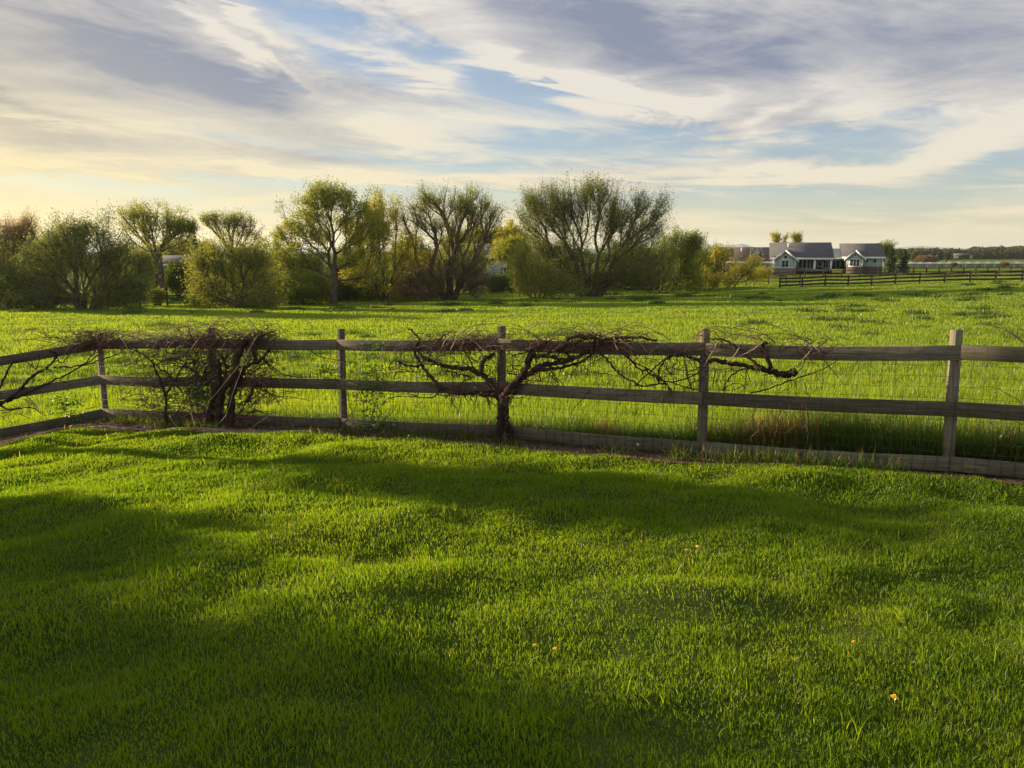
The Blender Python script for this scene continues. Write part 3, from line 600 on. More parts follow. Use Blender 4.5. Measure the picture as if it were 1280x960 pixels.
# bare cane reaching in from the right end
p0 = on_fence(1290, 560, .14)
vine = empty('grapevine', (p0[0], p0[1], gz1(p0[0], p0[1])), 'thin bare cane arching over the fence at the far right end with shrivelled leaves', 'vine', 'old vines grown over the fence')
mb = MB(); Z6 = lambda L: zz3(L, 1160, 400, 4.575)
for L, r0, r1 in [([(640, 240), (560, 140), (470, 75), (400, 42), (310, 28)], .007, .002), ([(560, 140), (500, 100), (460, 60), (380, 10)], .004, .002), ([(560, 500), (500, 450), (430, 410), (380, 385), (220, 385)], .004, .002), ([(620, 680), (560, 500)], .007, .004), ([(560, 500), (590, 350), (640, 240)], .006, .006), ([(560, 600), (450, 570), (400, 610), (380, 760)], .003, .002), ([(620, 860), (620, 760), (620, 680)], .010, .007)]:
    limb(mb, Z6(L), r0, r1, 5, 0)
wmesh(mb, 'trunk', CANE, vine)
leaves_at('dead_leaves', [(1238, 1248, 490, 500, 7), (1236, 1244, 526, 534, 6), (1256, 1264, 534, 546, 8), (1242, 1245, 560, 568, 4), (1246, 1252, 543, 550, 4)], MLIT, vine, (.008, .016))

# ------------------------------------------------------------------ trees
def grow(att, roots, kappa=.35, seed=0):
    """connect attraction points (sorted from the base) to the tree so far; returns points, parent index"""
    P = [np.array(r, float) for r in roots]; par = [-1]+[0]*(len(roots)-1); L = [0.]*len(roots)
    for i_ in range(1, len(roots)): par[i_] = i_-1; L[i_] = L[i_-1]+np.linalg.norm(P[i_]-P[i_-1])
    return P, par, L
def tree_skeleton(att, chains, kappa=.3):
    P = []; par = []; Ln = []
    for ch in chains:
        for k, p in enumerate(ch):
            P.append(np.array(p, float)); par.append(len(P)-2 if k else -1); Ln.append(0 if not k else Ln[-1]+float(np.linalg.norm(P[-1]-P[-2])))
    base = np.mean([c[0] for c in chains], 0)
    n0 = len(P); tot = n0+len(att); PP = np.zeros((tot, 3)); PP[:n0] = P; LL = np.zeros(tot); LL[:n0] = Ln; allow = np.zeros(tot, bool); k = 0
    for ch in chains:
        allow[k+max(1, len(ch)//2):k+len(ch)] = True; k += len(ch)
    d0 = np.linalg.norm(att-base, axis=1)*(1+rng.uniform(-.1, .1, len(att))); order = np.argsort(d0); m = n0
    for a in order:
        q = att[a]; d = np.linalg.norm(PP[:m]-q, axis=1)
        hz = PP[:m, 2]-q[2]
        cost = d+kappa*LL[:m]+np.maximum(hz, 0)*.5; cost[~allow[:m]] += 1e3
        j_ = int(np.argmin(cost)); PP[m] = q; par.append(j_); LL[m] = LL[j_]+d[j_]; allow[m] = True; m += 1
    par = np.array(par)
    # relax so that limbs flow
    for _ in range(3):
        S = np.zeros_like(PP); cn = np.zeros(len(PP)); np.add.at(S, par[par >= 0], PP[par >= 0]); np.add.at(cn, par[par >= 0], 1)
        ok = (np.arange(len(PP)) >= n0) & (cn > 0)
        mean = S[ok]/cn[ok][:, None]; PP[ok] = .4*PP[ok]+.35*PP[par[ok]]+.25*mean
    return PP, par, n0
def branch_mesh(PP, par, rtip, rbase, expo=1.75, rmin=0):
    n = len(PP); w = np.zeros(n); ch = [[] for _ in range(n)]
    for i_ in range(n):
        if par[i_] >= 0: ch[par[i_]].append(i_)
    for i_ in range(n-1, -1, -1):
        if w[i_] == 0: w[i_] = 1.
        if par[i_] >= 0: w[par[i_]] += w[i_]
    mx = w.max(); rad = rtip+(rbase-rtip)*(w/mx)**(1/expo)
    # chains following the heaviest child
    V = []; F = []; nv = 0; done = set()
    starts = [i_ for i_ in range(n) if par[i_] < 0]
    stack = list(starts)
    while stack:
        s = stack.pop(); chain = [s] if par[s] < 0 else [par[s], s]; c = s
        while ch[c]:
            kids = sorted(ch[c], key=lambda q: -w[q]); stack += kids[1:]; c = kids[0]; chain.append(c)
        if len(chain) < 2: continue
        r = rad[chain].copy()
        if par[s] >= 0: r[0] = min(r[0], r[1]*1.15)
        if r.max() < rmin: continue
        kk = 8 if r.max() > rbase*.5 else (5 if r.max() > rbase*.15 else 3)
        v, f = tube(PP[chain], r, kk); V.append(v); F += [tuple(a_+nv for a_ in t) for t in f]; nv += len(v)
    return np.vstack(V), F, rad, w
def ell_points(blobs, Yd, n, depth=.75, top=None, hollow=.0):
    """sample points in ellipsoids given in photo pixels at depth Yd, gathered in sprays"""
    sub = []
    for b in blobs:
        for _ in range(max(3, int(3+b[2]*b[3]/75))):
            d = rng.normal(size=2); d /= np.linalg.norm(d); rr = rng.random()**.45; k = rng.uniform(.3, .7)
            sub.append((b[0]+d[0]*b[2]*rr*.92, b[1]+d[1]*b[3]*rr*.92, b[2]*k+2, b[3]*k+2, b[4]*rng.uniform(.3, 1.2)/max(3, int(3+b[2]*b[3]/75)), b[2]))
    for b in blobs: sub.append((b[0], b[1], b[2], b[3], b[4]*.55, 0))
    blobs = sub
    w = np.array([b[4] for b in blobs], float); w /= w.sum(); out = []
    offy = rng.uniform(-.75, .75, len(blobs))
    s = Yd/960*1.0
    while len(out) < n:
        bi = rng.choice(len(blobs), p=w); b = blobs[bi]
        d = rng.normal(size=3); d /= np.linalg.norm(d); rr = rng.random()**(1/3); rr = hollow+(1-hollow)*rr
        d = d*rr; dz = (b[2]*d[1]+b[5]*offy[bi])*s*depth
        c = W(b[0]+d[0]*b[2], b[1]-d[2]*b[3], Yd); out.append(c+np.array([0, dz, 0]))
    return np.array(out)
def make_tree(name, label, cat, Yd, base, blobs, natt, rb, leafmat, nleaf, lsize, bark=BARK, stems=1, group=None, kappa=.45, spread=.35, trunk_top=None, rtip=.012, twigs=0, twl=.6, leafup=0., droop=0., lean=0, hollow=.15, stem_spread=10, rmin=0, depth=.75, low=None, aspect=.55):
    lsize *= .58; rb *= .8; twigs = int(twigs*2.2); twl *= 1.9; nleaf = int(nleaf*1.45); kappa = max(kappa, .35)
    bx_, by_ = base; b0 = W(bx_, by_, Yd); gzz = gz1(b0[0], b0[1]); b0[2] = gzz-.15
    root = empty(name, (b0[0], b0[1], gzz), label, cat, group)
    tp = min(twl*.5*960/Yd, 16) if twigs else 0
    blobs = [(b[0], b[1]+tp*.45, max(b[2]-tp*.45, b[2]*.75), max(b[3]-tp*.45, b[3]*.75), b[4]) for b in blobs]
    att = ell_points(blobs, Yd, natt, depth, hollow=hollow); att[:, 2] = np.maximum(att[:, 2], gzz+rng.uniform(.25, .9, len(att)))
    chains = []
    tt = trunk_top or (bx_, by_-(by_-min(b[1]-b[3] for b in blobs))*.35)
    for s in range(stems):
        if stems == 1: e = W(tt[0], tt[1], Yd); st = b0.copy()
        else:
            f_ = (s/(stems-1)-.5)*2; e = W(tt[0]+f_*stem_spread*1.6+random.uniform(-3, 3), tt[1]+random.uniform(-8, 8)+abs(f_)*8, Yd); e[1] += random.uniform(-1, 1)*stem_spread*.08; st = b0+np.array([f_*stem_spread*Yd/960*.35, random.uniform(-.3, .3), 0])
        ns = 7; ch = []
        for k in range(ns):
            t = k/(ns-1); p = st*(1-t)+e*t; p[:2] += (rng.normal(0, .07, 2) if 0 < k < ns-1 else 0); ch.append(p)
        chains.append(ch)
    PP, par, n0 = tree_skeleton(att, chains, kappa)
    v, f, rad, w = branch_mesh(PP, par, rtip, rb, rmin=rmin)
    V = [v]; nv = len(v); F = list(f)
    tipc = [i_ for i_ in range(n0, len(PP)) if w[i_] <= 6]; cent = PP[n0:].mean(0); cent[2] = b0[2]+(cent[2]-b0[2])*.55
    LP = []
    tips = np.array(tipc)
    if twigs:
        for _ in range(twigs):
            i_ = tips[rng.integers(len(tips))]; p = PP[i_]; o = p-cent; o /= np.linalg.norm(o)+1e-6
            d = o*.8+rng.normal(0, .42, 3)+np.array([0, 0, .35+leafup-droop]); d /= np.linalg.norm(d); l = twl*random.uniform(.35, 1.3)
            q = p+d*l*.5+rng.normal(0, .05, 3)*l; r_ = p+d*l+np.array([0, 0, -droop*l*.5])
            vv, ff = tube([p, q, r_], [rtip*.9, rtip*.7, rtip*.35], 3); V.append(vv); F += [tuple(a_+nv for a_ in t) for t in ff]; nv += len(vv)
            LP += [p*.3+q*.7, q, (q+r_)/2, q*.25+r_*.75, r_]
    tr = mesh('trunk', np.vstack(V), F, bark, root, True)
    src = np.array(LP+[PP[i_] for i_ in tipc])
    wl = rng.random(len(src))**1.5+.12; wl /= wl.sum()
    idx = rng.choice(len(src), nleaf, p=wl); pos = src[idx]+rng.normal(0, np.where(idx < len(LP), .20, spread*.95)[:, None], (nleaf, 3))
    if droop: pos[:, 2] -= np.abs(rng.normal(0, droop*.6, nleaf))
    pos = pos[pos[:, 2] > gzz+.05]
    tint = rng.random(len(src))[idx][:len(pos)]*.6+rng.random(len(pos))*.4
    lv, lf = leafquads(pos, rng.uniform(lsize*.6, lsize*1.25, len(pos)), aspect=aspect, up=.3 if droop else 0)
    mesh('crown', lv, lf, leafmat, root, attrs={'tint': np.repeat(tint, 4), 'dry': np.zeros(len(pos)*4)})
    return root
def conifer(Yd, px, ytop, ybase, halfw, label, n=5000):
    b0 = W(px, ybase, Yd); g = gz1(b0[0], b0[1]); top = W(px, ytop, Yd)[2]; root = empty('conifer_tree', (b0[0], b0[1], g), label, 'tree', 'conifers beside the blue house' if px > 1000 else None); hw = halfw*Yd/960; H = top-g
    t, ft = tube([(b0[0], b0[1], g-.2), (b0[0], b0[1], g+H*.5), (b0[0], b0[1], top)], [hw*.09, hw*.06, .01], 6)
    mesh('trunk', t, ft, BARK, root, True)
    layers = int(9+H); P = []; S = []
    for _ in range(n):
        tt = (random.randrange(layers)+random.random()*.45)/layers; a_ = random.random()*6.283; a_ = round(a_*1.6+tt*3)/1.6+random.gauss(0, .22)
        rmx = hw*(1-tt)**.85*(.85+.25*math.sin(a_*3+tt*17)); r_ = rmx*random.random()**.5
        P.append((b0[0]+math.cos(a_)*r_, b0[1]+math.sin(a_)*r_, g+.25+H*tt*.97-r_*.22)); S.append(.16)
    P = np.array(P); v, f = leafquads(P, rng.uniform(.08, .2, len(P)), aspect=.35)
    mesh('crown', v, f, ML_conif, root, attrs={'tint': np.repeat(rng.random(len(P)), 4), 'dry': np.zeros(len(P)*4)})
    return root
GT = 'trees along the far edge of the meadow'
# --- the big named trees, left to right (photo pixels give outline, depth gives distance)
make_tree('willow_tree', 'broad rounded grey green willow with many stems at the left of the meadow', 'tree', 62, (108, 389), [(70, 368, 36, 14, 1.0), (135, 366, 42, 15, 1.1), (75, 318, 34, 38, 1.3), (120, 312, 42, 36, 1.6), (150, 340, 38, 38, 1.4), (95, 350, 55, 32, 1.6), (60, 345, 22, 36, .8), (105, 290, 22, 14, .6)], 620, .34, ML_willow, 23000, .13, stems=5, group=GT, spread=.55, twigs=1500, twl=.8, stem_spread=14, droop=.15)
make_tree('poplar_tree', 'tall upright budding pinkish tree at the left edge behind a low thicket', 'tree', 68, (22, 388), [(34, 298, 14, 24, 1.4), (14, 302, 14, 26, 1.3), (-8, 305, 16, 28, 1.0), (24, 330, 30, 26, 1)], 330, .2, ML_pink, 9000, .11, BARKL, stems=5, group=GT, spread=.45, twigs=900, twl=.6, leafup=1.2, stem_spread=14)
make_tree('thicket_bush', 'dark tall thicket below the pinkish tree at the left edge', 'bush', 63, (15, 390), [(10, 350, 34, 34, 1), (-20, 340, 30, 40, 1), (35, 365, 22, 22, .7)], 330, .16, ML_willow, 20000, .13, stems=5, group=GT, spread=.5, twigs=600, stem_spread=18)
make_tree('cottonwood_tree', 'tall open cottonwood with bare forked limbs rising behind the left willow', 'tree', 84, (200, 382), [(195, 272, 36, 20, 1.6), (168, 280, 17, 20, .8), (222, 288, 22, 17, 1), (235, 285, 9, 6, .4), (200, 300, 38, 18, .6)], 300, .55, ML_cotton, 11000, .14, stems=1, group=GT, spread=.5, trunk_top=(199, 315), twigs=600, twl=.42, hollow=.45)
make_tree('cottonwood_tree', 'bare topped cottonwood showing behind the pale drooping willow', 'tree', 88, (290, 378), [(290, 285, 30, 17, 1.3), (262, 276, 14, 9, .6), (300, 275, 16, 8, .6), (315, 295, 14, 14, .4)], 200, .4, ML_cotton, 4600, .14, group=GT, spread=.45, trunk_top=(292, 318), twigs=400, twl=.4, hollow=.4)
make_tree('willow_tree', 'pale yellow green drooping willow between the round bush and the forked cottonwood', 'tree', 66, (298, 385), [(285, 367, 28, 12, .8), (322, 366, 22, 12, .7), (290, 318, 34, 28, 1.4), (275, 345, 30, 30, 1.1), (310, 350, 30, 32, 1.2), (262, 335, 14, 28, .6), (320, 320, 18, 20, .5)], 460, .26, ML_willow2, 26000, .12, stems=4, group=GT, spread=.5, twigs=1200, twl=.8, droop=.35, stem_spread=12)
make_tree('cottonwood_tree', 'large leafy cottonwood with straight dark trunk in front of yellow foliage', 'tree', 74, (417, 377), [(415, 262, 48, 26, 1.7), (385, 285, 32, 24, 1), (452, 285, 32, 26, 1.1), (405, 245, 26, 13, .6), (425, 310, 58, 24, .9), (360, 290, 14, 14, .4), (370, 320, 24, 16, .5), (460, 330, 34, 24, .7)], 620, .42, ML_cotton, 21000, .16, group=GT, spread=.5, trunk_top=(419, 318), twigs=700, twl=.42, kappa=.25, hollow=.25)
make_tree('maple_tree', 'bright yellow green young leaved tree right behind the large leafy cottonwood', 'tree', 80, (480, 376), [(478, 275, 26, 30, 1.2), (490, 310, 32, 34, 1.4), (470, 345, 36, 28, 1), (510, 340, 26, 28, .8), (455, 300, 20, 22, .5)], 440, .28, ML_yell, 17000, .15, stems=3, group=GT, spread=.45, twigs=500, stem_spread=8)
make_tree('cottonwood_tree', 'wide spreading nearly leafless cottonwood with leaning limbs, left of the two storey house', 'tree', 80, (562, 373), [(560, 270, 42, 32, 1.5), (520, 275, 22, 24, .8), (605, 280, 28, 26, 1), (585, 255, 28, 17, .8), (540, 255, 22, 15, .6), (560, 315, 58, 30, .9)], 560, .5, ML_cotton, 15000, .12, BARK, stems=3, group=GT, spread=.5, trunk_top=(560, 335), twigs=1300, twl=.6, stem_spread=15, hollow=.3, kappa=.2)
make_tree('brush_bush', 'brown bare twiggy brush round the foot of the leafless cottonwood', 'bush', 78, (545, 374), [(550, 345, 34, 26, 1), (530, 355, 28, 20, .8), (585, 345, 24, 26, .8)], 300, .1, ML_brown, 9000, .10, BARK, stems=5, spread=.4, twigs=900, twl=.9, stem_spread=22, group='brush and bushes at the meadow edge')
make_tree('willow_tree', 'huge dark many stemmed willow spreading like a fan in the centre', 'tree', 82, (738, 367), [(700, 345, 50, 20, 1.3), (775, 345, 55, 18, 1.3), (735, 265, 60, 32, 1.6), (686, 270, 42, 34, 1.4), (796, 278, 42, 30, 1.5), (740, 310, 80, 30, 1.5), (675, 320, 24, 34, .7), (745, 242, 26, 10, .35), (668, 258, 14, 14, .35), (690, 340, 42, 24, .8), (800, 330, 45, 28, 1)], 1300, .42, ML_willow, 62000, .125, BARK, stems=9, group=GT, spread=.42, trunk_top=(738, 318), twigs=3600, twl=.95, stem_spread=28, kappa=.12, leafup=.5, hollow=.2)
make_tree('willow_tree', 'low yellow green willow skirt of drooping sprays left of the huge willow stems', 'tree', 78, (672, 372), [(668, 345, 26, 24, 1), (690, 350, 30, 20, .8), (655, 325, 14, 22, .5)], 260, .14, ML_willow2, 15000, .12, stems=4, group=GT, spread=.42, twigs=500, droop=.3, stem_spread=14)
make_tree('elm_tree', 'medium olive green tree leaning out from the right of the huge willow', 'tree', 88, (822, 366), [(845, 312, 26, 24, 1.2), (825, 335, 40, 26, 1.2), (860, 330, 20, 24, .8), (850, 350, 26, 14, .6), (868, 305, 10, 10, .3)], 440, .24, ML_bush, 20000, .14, stems=4, group=GT, spread=.45, twigs=700, stem_spread=16)
# --- background trees behind them
bgt = [(60, 320, 46, 28, 100, ML_willow2, 'grey green tree rising behind the broad left willow', 'far', 384), (150, 335, 26, 34, 92, ML_dark, 'dark tree between the broad left willow and the open cottonwood', 'far', 382), (172, 345, 18, 26, 84, ML_willow2, 'pale bushy tree left of the small shed', 'far', 382), (235, 315, 30, 12, 118, ML_willow2, 'low brownish crown over the roof behind the round bush', 'far', 368),
       (150, 366, 20, 12, 70, ML_dark, 'dark low shrub between the broad left willow and the thin dark fence', 'near', 386), (38, 372, 30, 12, 66, ML_dark, 'low dark shrub under the thicket at the left', 'near', 389), (400, 363, 26, 14, 82, ML_dark, 'dark shrub just left of the leafy cottonwood trunk', 'near', 379), (445, 360, 28, 16, 84, ML_dark, 'dark shrub just right of the leafy cottonwood trunk', 'near', 378),
       (520, 354, 34, 16, 92, ML_dark, 'dark shrub behind the brown brush', 'near', 375), (468, 352, 26, 20, 96, ML_dark, 'dark shrub under the yellow young leaved tree', 'near', 376), (700, 350, 36, 14, 98, ML_dark, 'dark shrub behind the left stems of the huge willow', 'near', 367), (775, 350, 40, 14, 100, ML_dark, 'dark shrub behind the right stems of the huge willow', 'near', 366), (835, 352, 26, 12, 98, ML_dark, 'dark shrub under the medium olive tree', 'near', 366), (300, 362, 34, 14, 78, ML_dark, 'dark shrub behind the pale drooping willow', 'near', 382),
       (345, 335, 26, 36, 94, ML_willow2, 'olive tree filling the gap right of the pale drooping willow', 'far', 378), (375, 345, 34, 28, 90, ML_dark, 'dark green tree behind the left side of the leafy cottonwood', 'far', 378), (435, 345, 36, 30, 92, ML_bush, 'green tree behind the trunk of the leafy cottonwood', 'far', 376), (515, 330, 26, 34, 98, ML_bush, 'green tree behind the yellow young leaved tree', 'far', 374),
       (640, 316, 18, 11, 98, ML_cotton, 'thin leaved tree over the roof end of the two storey house', 'far', 366), (590, 330, 9, 14, 96, ML_cotton, 'slim leafy tree before the left half of the two storey house', 'far', 366),
       (600, 300, 26, 14, 150, ML_yell, 'yellow tree top above the two storey house', 'far', 350), (640, 305, 20, 20, 140, ML_yell, 'yellow tree top between leafless cottonwood and huge willow', 'far', 352), (570, 325, 26, 26, 105, ML_cotton, 'thin leaved tree in front of the two storey house', 'far', 364), (700, 330, 36, 26, 120, ML_dark, 'dark tree seen through the left of the huge willow', 'far', 358),
       (790, 325, 38, 24, 125, ML_dark, 'dark tree seen through the right of the huge willow', 'far', 356), (880, 330, 22, 24, 130, ML_willow2, 'grey green tree beside the brown chimney', 'far', 352), (-25, 320, 40, 30, 90, ML_willow, 'dull green tree cut by the left edge', 'far', 384), (340, 352, 13, 24, 82, ML_brown, 'brown cone shaped bare shrub beside the pale drooping willow', 'near', 380),
       (335, 360, 12, 12, 72, ML_bush, 'low green shrub at the foot of the brown cone shaped shrub', 'near', 381), (378, 362, 28, 14, 76, ML_bush, 'low spreading green shrub under the leafy cottonwood', 'near', 380), (500, 362, 40, 12, 84, ML_bush, 'long low olive hedge shrub left of the brown brush', 'near', 376), (640, 362, 26, 8, 96, ML_dark, 'low dark shrub in front of the two storey house', 'near', 369)]
for (cx_, cy_, rx_, ry_, Yd, mt, lb, tp, yb) in bgt:
    near = tp == 'near'
    make_tree('shrub' if near else 'background_tree', lb, 'bush' if near else 'tree', Yd, (cx_, yb), [(cx_, cy_, rx_, ry_, 1.4), (cx_-rx_*.4, cy_+ry_*.3, rx_*.7, ry_*.8, .8), (cx_+rx_*.45, cy_+ry_*.25, rx_*.65, ry_*.8, .8), (cx_+rx_*random.uniform(-.3, .3), cy_-ry_*.4, rx_*.5, ry_*.55, .5)], 200, .2 if not near else .08, mt, 14000 if mt is not ML_brown else 5000, .17*Yd/90, stems=3, spread=.5, twigs=350, twl=.8, stem_spread=rx_*.35, group='background trees behind the meadow edge' if not near else 'brush and bushes at the meadow edge')
def bush(px, py, rx, ry, Yd, mat, label, n=16000, ls=.10, group='brush and bushes at the meadow edge', name='round_bush'):
    b0 = W(px, py+ry, Yd); g = gz1(b0[0], b0[1]); root = empty(name, (b0[0], b0[1], g), label, 'bush', group); s = Yd/960; cz = W(px, py, Yd)[2]
    mbb = MB()
    for _ in range(22):
        a_ = random.random()*6.28; e = np.array([b0[0]+math.cos(a_)*rx*s*.7*random.random(), b0[1]+math.sin(a_)*rx*s*.7*random.random(), cz+ry*s*random.uniform(-.2, .5)])
        st = np.array([b0[0]+random.uniform(-.3, .3), b0[1]+random.uniform(-.3, .3), g-.1]); mbb.tube([st, (st+e)/2+rng.normal(0, .1, 3), e], [.05, .035, .01], 4)
    mesh('stems', np.array(mbb.v), mbb.f, BARK, root, True)
    d = rng.normal(size=(n, 3)); d /= np.linalg.norm(d, axis=1)[:, None]; r_ = rng.random(n)**.4
    lump = 1+.22*(vnoise(d[:, 0]*3+5, d[:, 2]*3+5, 8)-.5)*2+.12*(vnoise(d[:, 0]*8+5, d[:, 1]*8+15, 18)-.5)*2
    P = d*r_[:, None]*lump[:, None]*np.array([rx*s, rx*s*.8, ry*s])+np.array([b0[0], b0[1], cz]); P = P[P[:, 2] > g+.02]; P += rng.normal(0, .08, P.shape)
    v, f = leafquads(P, rng.uniform(ls*.6, ls*1.2, len(P))); mesh('crown', v, f, mat, root, attrs={'tint': np.repeat(rng.random(len(P)), 4), 'dry': np.zeros(len(P)*4)})
    return root
bush(226, 347, 21, 20, 86, ML_dark, 'round dense clipped green bush in front of the left house')
bush(196, 370, 12, 9, 72, ML_willow2, 'small pale twiggy bush left of the round clipped bush', 3500, .09)
# leaning trees before the blue house
make_tree('leaning_tree', 'thin leaning tree with bare dark trunk and small tuft crown before the solar roof', 'tree', 95, (890, 362), [(908, 318, 10, 12, 1), (897, 316, 8, 12, .8), (912, 335, 8, 10, .5)], 70, .12, ML_yell, 1900, .13, group='leaning trees before the blue house', spread=.3, trunk_top=(905, 340), twigs=120, twl=.6)
make_tree('leaning_tree', 'low leaning tree with bright yellow green clumps below the solar roof', 'tree', 95, (905, 362), [(925, 340, 16, 9, 1.2), (940, 328, 8, 6, .7), (915, 350, 12, 7, .6), (932, 345, 12, 8, .6)], 130, .10, ML_yell, 4200, .13, stems=2, group='leaning trees before the blue house', spread=.3, trunk_top=(918, 350), twigs=200, twl=.6, stem_spread=6)
make_tree('leaning_tree', 'yellow green bushy sapling at the left corner of the blue house', 'tree', 98, (942, 360), [(948, 345, 12, 8, 1), (955, 342, 7, 5, .5)], 80, .07, ML_yell, 3000, .12, group='leaning trees before the blue house', spread=.3, twigs=90, twl=.5)
make_tree('shrub', 'tangled olive shrub between huge willow and leaning trees', 'bush', 93, (878, 363), [(876, 345, 14, 14, 1), (868, 352, 16, 10, .8), (890, 352, 10, 10, .5)], 200, .08, ML_yell, 6000, .13, stems=4, group='brush and bushes at the meadow edge', spread=.35, twigs=250, stem_spread=10)
make_tree('background_tree', 'sparse tree in front of the brown chimney', 'tree', 112, (872, 356), [(876, 322, 10, 14, 1), (868, 330, 12, 16, .8)], 110, .1, ML_cotton, 3200, .13, group='background trees behind the meadow edge', spread=.35, twigs=200)
# trees round the blue house
make_tree('garden_tree', 'two lobed tree top showing above the main ridge of the blue house', 'tree', 165, (970, 344), [(970, 299, 5, 6, 1), (981, 300, 3, 4, .4), (975, 310, 8, 8, .6)], 90, .12, ML_yell, 2600, .2, group='trees round the blue house', spread=.35, twigs=60)
make_tree('garden_tree', 'single tree top showing above the right end of the main ridge', 'tree', 165, (995, 344), [(995, 297, 6, 6, 1), (995, 308, 6, 8, .6)], 90, .12, ML_yell, 2600, .2, group='trees round the blue house', spread=.35, twigs=60)
make_tree('garden_tree', 'leafy tree behind the right end of the blue house', 'tree', 150, (1106, 342), [(1106, 312, 9, 10, 1.2), (1100, 320, 8, 10, .6), (1112, 322, 7, 12, .8)], 140, .16, ML_bush, 6500, .19, group='trees round the blue house', spread=.4, twigs=80)
conifer(132, 1113, 311, 341, 9.5, 'dark conifer touching the right end of the blue house')
conifer(132, 1128.5, 311.5, 340, 8.5, 'dark conifer standing free to the right of the blue house')
conifer(112, 247, 288, 350, 10, 'small dark spire of a conifer behind the left trees')

# ------------------------------------------------------------------ houses (local frames turned to face the lawn)
def frame(px, py, D):
    d = ray(px, py); az = math.atan2(d[0], d[1]); return az, D*math.sin(az), D*math.cos(az)
HB = m_noise('blue_siding', [(.3, (.46, .54, .64)), (.7, (.54, .62, .72))], 1.2, .7, bump=0)
HG = m_noise('grey_siding', [(.3, (.38, .40, .42)), (.7, (.5, .52, .54))], 1.2, .7, bump=0)
HW = m_noise('white_trim', [(.3, (.68, .70, .72)), (.7, (.82, .83, .84))], 1.5, .6, bump=0)
HR = m_noise('shingle_roof', [(.3, (.080, .078, .090)), (.55, (.115, .112, .125)), (.8, (.15, .146, .16))], 1.6, .9, stretch=(1, 1, 6), bump=.2)
HRB = m_noise('brown_roof', [(.3, (.13, .095, .075)), (.8, (.20, .15, .12))], 1.6, .9, stretch=(1, 1, 6), bump=.2)
HBR = m_noise('brick_base', [(.3, (.095, .072, .065)), (.7, (.15, .115, .10))], 4, .9, bump=.2)
HST = m_noise('stone_base', [(.3, (.12, .10, .09)), (.7, (.24, .20, .18))], 3, .9, bump=.2)
DARK = m_noise('dark_board_and_porch_shade', [(.3, (.08, .075, .07)), (.7, (.14, .13, .12))], 2, .9, bump=0)  # own dark tone of barn and doors; painted shade on the porch walls
SOLAR = m_noise('solar_cell', [(.3, (.010, .014, .030)), (.7, (.020, .026, .05))], 3, .2, bump=0, spec=.5)
CHM = m_noise('chimney_cladding', [(.3, (.20, .13, .09)), (.7, (.32, .21, .15))], 3, .9, bump=0)
def glass_mat():
    m, nd, ln = newmat('window_glass'); p = nd.new('ShaderNodeBsdfPrincipled'); p.inputs['Base Color'].default_value = (.03, .04, .045, 1); p.inputs['Roughness'].default_value = .08
    n = nd.new('ShaderNodeTexNoise'); n.inputs['Scale'].default_value = .7; b = nd.new('ShaderNodeBump'); b.inputs['Strength'].default_value = .15; ln.new(n.outputs[0], b.inputs['Height']); ln.new(b.outputs[0], p.inputs['Normal'])
    o = nd.new('ShaderNodeOutputMaterial'); ln.new(p.outputs[0], o.inputs[0]); return m
GLASS = glass_mat()
class House:
    def __init__(s, pxc, D, ybase, label, cat='house', name='house', group=None):
        s.az, cx, cy = frame(pxc, 330, D); s.D = D; s.Yc = cy
        g = gz1(cx, cy); s.base = EYE-below(ybase)*cy; s.g = g
        s.o = empty(name, (cx, cy, 0), label, cat, group, rz=-s.az)
    def X(s, px, back=0):                       # local x of a pixel column on a wall 'back' metres behind the front
        return (s.D+back)*math.tan(math.atan((px-640)/960*1/math.cos(TH)*.985)-s.az)
    def Zp(s, py, back=0): return EYE-below(py)*(s.Yc+back*math.cos(s.az))
    def wall(s, name, x0, x1, yt, yb, back, thick, mat, parent=None):
        mb = MB().box(s.X(x0), s.X(x1), back, back+thick, s.Zp(yb), s.Zp(yt)); return mb.build(name, mat, parent or s.o)
    def window(s, x0, x1, yt, yb, back, mull=1, trans=0, arch=False):
        X0, X1, Z0, Z1_ = s.X(x0), s.X(x1), s.Zp(yb), s.Zp(yt); t = .10
        mb = MB(); mb.box(X0-t, X1+t, back-.09, back-.003, Z1_, Z1_+t).box(X0-t, X1+t, back-.10, back-.003, Z0-t, Z0).box(X0-t, X0, back-.085, back-.003, Z0, Z1_).box(X1, X1+t, back-.085, back-.003, Z0, Z1_)
        for i_ in range(1, mull+1):
            xm = X0+(X1-X0)*i_/(mull+1); mb.box(xm-.03, xm+.03, back-.075, back-.02, Z0, Z1_)
        w = mb.build('window', HW, s.o); g_ = MB().box(X0, X1, back-.05, back-.02, Z0, Z1_).build('pane', GLASS, w); return w
